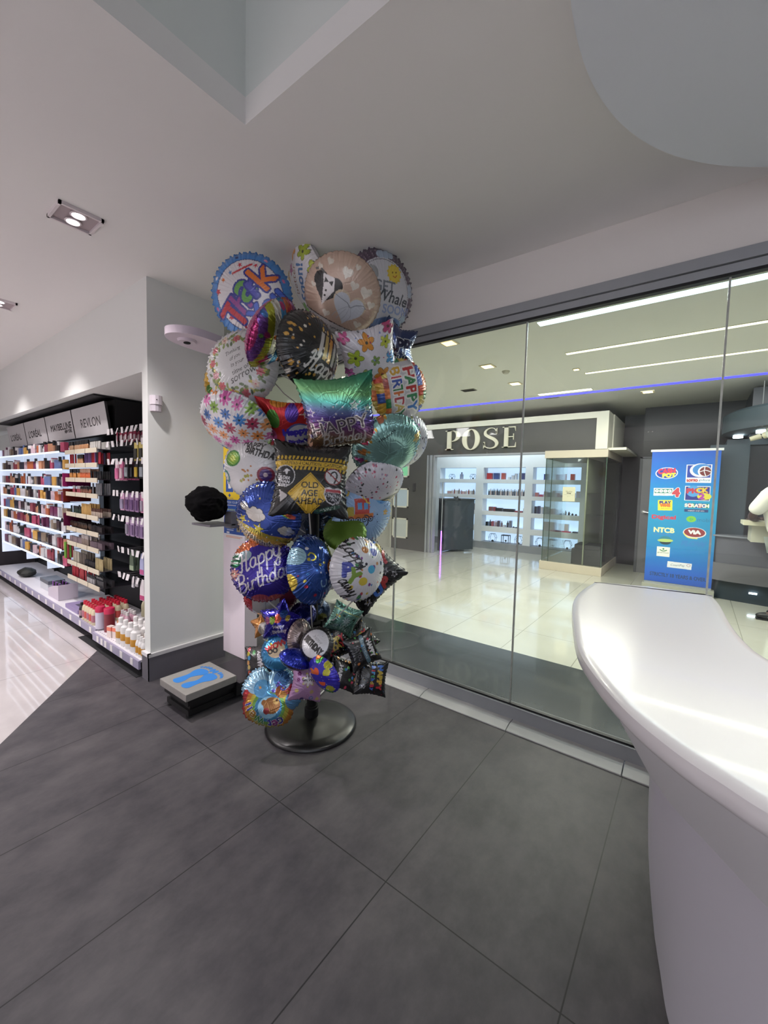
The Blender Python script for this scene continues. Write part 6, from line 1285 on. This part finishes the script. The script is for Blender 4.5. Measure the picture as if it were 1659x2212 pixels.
o = b.obj('black_bag', mat('black_bag', '1a1c18', .6), None, True, rel=False); o.location = (-6.9, 1.42, .136); tag(o, 'crumpled black pouch lying on the bottom shelf near the frame edge', 'pouch')

# pegs with price flags and hanging packs
PR = [1.845, 1.735, 1.580, 1.305, 1.090, .815, .590]
for r_, z in enumerate(PR):
    n_ = [11, 11, 11, 10, 10, 9, 9][r_]
    for i in range(n_):
        x = -3.24-.098*i+rng.uniform(-.012, .012)
        b = B(); b.cyl((x, GB-.03, z), (x, 1.47, z+.004), .0026, n=6); b.cyl((x, 1.47, z+.004), (x, 1.458, z+.02), .0026, n=6); pg = b.obj('peg', mat('chrome_peg', '8a8a8c', .3, .7), gd)
        b = B(); b.box((-.021, -.0015, -.032), (.021, 0, .020)); fl_ = b.obj('price_flag', mat('price_flag', 'd0ccce', .5), gd, rel=False); fl_.matrix_parent_inverse = Matrix.Translation(gd.location).inverted(); fl_.location = (x+rng.uniform(-.006, .006), 1.452, z+.01); fl_.rotation_euler = (rng.uniform(-.3, .15), 0, rng.uniform(-.2, .2))
rows_p = {
 0: [(1, 'hang_pack', ('b04a68', '5a2030'), 2, .55), (3, 'hang_pack', ('b85070', '8a8a80'), 2, .55), (6, 'hang_pack', ('8a2040', 'd8c8cc'), 4, .5), (7, 'hang_pack', ('8a2040', 'c9b8bc'), 5, .5), (8, 'hang_pack', ('7a1a38', 'd8d0d0'), 4, .5), (9, 'hang_pack', ('8a2040', 'c9b8bc'), 3, .5)],
 1: [(1, 'hang_pack', ('c9b878', '4a4a42'), 2, .95), (2, 'hang_pack', ('c9b878', '4a4a42'), 3, .95), (4, 'hang_pack', ('d0bf72', '3a3a36'), 3, .95), (5, 'hang_pack', ('d0bf72', '3a3a36'), 3, .95)],
 2: [(0, 'hang_pack', ('b9b3a6', '8a8478'), 4, .95), (1, 'hang_pack', ('b9b3a6', '2a2a2a'), 3, .95), (2, 'hang_pack', ('a8a296', '8a8478'), 3, .95), (4, 'hang_pack', ('16161a', '8a9096'), 4, .9), (5, 'hang_pack', ('16161a', 'b89a3a'), 4, .9), (7, 'hang_pack', ('16161a', '8a9096'), 3, .9), (8, 'hang_pack', ('c06a90', 'c9b0b8'), 5, 1.0), (9, 'hang_pack', ('d0b0bc', 'c06a90'), 3, 1.05)],
 3: [(0, 'hang_pack', ('b06078', '8a3a50'), 5, .95), (1, 'hang_pack', ('b0506a', '8a3a50'), 6, .95), (2, 'hang_pack', ('c0607c', '8a3a50'), 6, .95), (3, 'hang_pack', ('b85a78', '7a3048'), 7, .95), (4, 'hang_pack', ('c88aa8', '9a90a0'), 7, .95), (5, 'hang_pack', ('9a7aa0', '6a5078'), 7, .95), (6, 'hang_pack', ('9a7aa0', '6a5078'), 7, .95), (7, 'hang_pack', ('a888ac', '6a5078'), 7, .95), (8, 'hang_pack', ('c9a0bc', '9088a0'), 7, .95)],
 4: [(0, 'hang_pack', ('a890b0', '9a86a6'), 6, .9), (1, 'hang_pack', ('b09ab4', '8f8a98'), 5, .95), (3, 'hang_pack', ('a088a8', '7a6488'), 7, .95), (4, 'hang_pack', ('a088a8', '7a6488'), 7, .95), (5, 'hang_pack', ('a088a8', '7a6488'), 7, .95), (6, 'hang_pack', ('a890b0', '7a6488'), 7, .95), (7, 'hang_pack', ('b39ab8', '8f8a98'), 7, .95)],
 5: [(0, 'hang_pouch', ('4a5ab0', 'b05080'), 4, 1), (1, 'hang_pouch', ('9a9ac0', 'b04a78'), 4, 1), (2, 'hang_pouch', ('a8a8c4', 'b04a78'), 4, 1), (4, 'hang_pouch', ('a0a4c8', 'b04a80'), 4, 1), (6, 'hang_pouch', ('4a5a48', '8a9a80'), 2, .95)],
 6: [(0, 'hang_pouch', ('c9c3c8', '4a4a50'), 3, 1.1), (2, 'hang_pouch', ('c9c0c4', 'b03a70'), 5, .95), (3, 'hang_pouch', ('c9c0c4', 'b03a70'), 5, .95), (4, 'hang_pouch', ('cfc8cc', 'b03a70'), 3, .95), (6, 'hang_pouch', ('b9b6bc', 'c9c9cc'), 2, .5)]}
cn_ = {'hang_pack': 'carded pack', 'hang_pouch': 'plastic pouch'}
rown_ = ['top', 'second', 'third', 'fourth', 'fifth', 'sixth', 'lowest']
def cname(c):
    r, g, bb = [int(c[i:i+2], 16) for i in (0, 2, 4)]
    mx, mn_ = max(r, g, bb), min(r, g, bb)
    if mx-mn_ < 22: return 'black' if mx < 60 else 'dark grey' if mx < 110 else 'grey' if mx < 170 else 'pale'
    if r == mx and bb > g+10: return 'pink' if mx > 150 else 'dark red'
    if bb == mx: return 'lilac' if r > g else 'blue'
    if g == mx: return 'green'
    return ('cream' if mx > 180 and mx-mn_ < 60 else 'gold') if g > bb+25 and g > r*.75 else ('red' if mx-mn_ > 80 else 'brown')
for r_, L in rows_p.items():
    for (i, kind, cols_p, n_, s_) in L:
        x = -3.24-.098*i
        for q in range(n_):
            put(kind, cols_p, (x+rng.uniform(-.004, .004), 1.49+.030*q, PR[r_]-.004), '%s %s, %s peg row, %s peg from the pillar, %s in line' % (cname(cols_p[0]), cn_[kind], rown_[r_], ORD[i], ORD[q]), 'packs hanging on the pegboard', rng.uniform(-.12, .12), s_)

# stepped clear shelves with pale price strips (bay beside the pegboard)
SH = [1.700, 1.565, 1.425, 1.280, 1.075, .925, .775, .575, .420]
for z in SH:
    b = B(); b.box((-5.19, 1.40, z-.006), (-4.31, GB-.06, z)); b.obj('clear_shelf', mat('smoked_shelf', '3c3a42', .25), gd)
    b = B()
    for i in range(3): b.box((-5.19+.295*i, 1.392, z-.030), (-4.91+.295*i, 1.400, z+.012))
    b.obj('price_strip', mat('cream_strip', 'c9c0ac', .5), gd)
pal = {0: [('foundation', ('b08a68', '1c1a1c')), ('foundation', ('a87850', '1c1a1c')), ('lipstick', ('d0cdc8', 'c9c6c0'))],
 1: [('mascara', ('a82030',)), ('foundation', ('b8845a', '2a2826')), ('mascara', ('5a3a70',)), ('mascara', ('2a1a2c',))],
 2: [('foundation', ('c0803a', '26262a')), ('foundation', ('c05a2a', 'c9a088')), ('lipstick', ('2a2426', '17151a'))],
 3: [('lipstick', ('b04a58', 'c9c6c8')), ('compact', ('1c1a1c', '8a5a48')), ('mascara', ('8a8a8e',))],
 4: [('lipstick', ('2a3a30', '1a1a1c')), ('mascara', ('c9a060',)), ('lipstick', ('c9b8a8', '5a3a30'))],
 5: [('compact', ('241c18', '4a3426')), ('compact', ('1c1614', '5a4232')), ('flat_pack', ('2a2426',))],
 6: [('flat_pack', ('8a7a80',)), ('foundation', ('8a7a70', 'b9b0ae')), ('flat_pack', ('6a5a64',))],
 7: [('mascara', ('b9b0a0',)), ('mascara', ('6a6058',)), ('flat_pack', ('17151a',)), ('mascara', ('c9b88a',))],
 8: [('mascara', ('b02838',)), ('mascara', ('c04a50',)), ('lipstick', ('c9c6c8', '3a3a3e')), ('flat_pack', ('3a3a3e',))]}
srow = ['top', 'second', 'third', 'fourth', 'fifth', 'sixth', 'seventh', 'eighth', 'lowest']
for lv, z in enumerate(SH):
    n_ = 22
    for i in range(n_):
        if rng.rand() < .10: continue
        kind, cc = pal[lv][(i*len(pal[lv])//n_)]
        if lv == 1 and i > 15: cc = [('a82030',), ('c0283a',), ('6a4a88',), ('2a1a30',)][i % 4]; kind = 'mascara'
        w = .039
        for q in range(2):
            put(kind, cc, (-5.16+w*i, 1.43+.07*q+.004*rng.rand(), z), '%s %s on the %s stepped shelf, %s from the %s end%s' % (cname(cc[0]), KN[kind][0].replace('_', ' '), srow[lv], ORD[min(i, n_-1-i)], 'far' if i < n_/2 else 'near', '' if q == 0 else ', behind'), 'make-up on the stepped shelves', rng.uniform(-.2, .2), 1.0 if kind != 'mascara' else .9)
for i in range(4):
    put('mascara', ('a83a48' if i % 2 else '6a9a3a',), (-5.19, 1.38+.02*i, .60+.0*i), 'red and green tube clipped at the shelf corner, %s one' % ORD[i], 'tubes at the shelf corner', 0, 1.4)

# lit glass shelves
GS = [1.70, 1.52, 1.34, 1.18, 1.01, .86, .68, .50]
b = B(); b.box((-7.98, GB-.10, .34), (-5.235, GB-.09, 1.80)); b.box((-7.978, 1.37, .34), (-7.97, GB-.10, 1.80)); b.box((-7.06, 1.45, .34), (-7.052, GB-.10, 1.80)); b.box((-6.145, 1.45, .34), (-6.137, GB-.10, 1.80)); b.obj('lit_back', mat('lit_shelf_back', 'dfe6f0', .5, emit='dbe8ff', es=.55), gd)  # glowing end panel and dividers added to make the far bays bright
cpal = ['c9c6c8', '8a3a48', 'c08a6a', '17151a', 'b04a68', '6a7aa8', 'd0a050', '2a2a3a', 'c9b0b8', 'a85a38', '6a2a50', 'd8d4d8', '8a7a6a', '3a2a30']
for lv, z in enumerate(GS):
    for bay in range(3):
        x1_ = -5.24-.915*bay; x0_ = x1_-.88
        b = B(); b.box((x0_, 1.36+.02*(lv % 2), z-.007), (x1_, GB-.10, z)); b.obj('glass_shelf', CLEAR, gd)
        b = B(); b.box((x0_, 1.35+.02*(lv % 2), z-.012), (x1_, 1.36+.02*(lv % 2), z+.006)); b.obj('lit_shelf_edge', mat('lit_edge', 'dfeaf5', .3, emit='e4f2ff', es=.75), gd)
        n_ = 13
        for i in range(n_):
            if rng.rand() < .06: continue
            kind = ['foundation', 'carton', 'lipstick', 'flat_pack', 'mascara', 'compact'][int(rng.randint(6))] if i % 3 else 'flat_pack'
            run = (i//3+lv*2+bay*5) % len(cpal); cc = cpal[run]
            cols_g = {'foundation': (cc, '1c1a1c'), 'carton': (cc, 'd8d4d4'), 'lipstick': (cc, '2a282c'), 'flat_pack': (cc,), 'mascara': (cc,), 'compact': ('1c1a1c', cc)}[kind]
            put(kind, cols_g, (x0_+.04+.066*i, 1.41+.02*rng.rand(), z), '%s %s on the %s lit shelf under the %s header board, %s along' % (cname(cc), KN[kind][0].replace('_', ' '), srow[lv], ['second', 'third', 'fourth'][bay], ORD[i]), 'make-up on the lit glass shelves', rng.uniform(-.2, .2), {'carton': 1.25, 'mascara': 1.15, 'compact': 1.3, 'flat_pack': 1.7}.get(kind, 1.35))
t = thing('glass_brand_panel', 'dark magenta vertical panel between lit and stepped shelves', 'panel', (-5.215, 1.42, 1.3))
for z, c in ((1.34, '8a1a5a'), (1.18, '6a2018'), (.93, '5a1238')):
    b = B(); b.box((-5.225, 1.375, z+.005), (-5.205, 1.62, z+.14), bev=.003); b.obj('colour_block', mat('block_'+c, c, .3), t)
# further display at the frame edge
t = thing('far_display', 'dark display tower with pink and brown portraits at the frame edge', 'display', (-8.7, 1.5, 0))
b = B(); b.box((-9.4, 1.32, 0), (-8.12, 1.78, 1.75)); b.obj('cabinet', mat('tower_dark', '2a2224', .5), t)
for i, c in enumerate(('8a5a50', 'b08a90', '6a4038', 'a88088')):
    b = B(); b.box((-9.3+.29*i, 1.305, 1.20), (-9.05+.29*i, 1.32, 1.70)); b.obj('portrait_panel', mat('portrait_'+c, c, .4), t)
for lv in range(4):
    b = B(); b.box((-9.35, 1.26, .35+.22*lv), (-8.15, 1.32, .36+.22*lv)); b.obj('shelf', mat('pale_shelf', 'b0a8ac', .4), t)
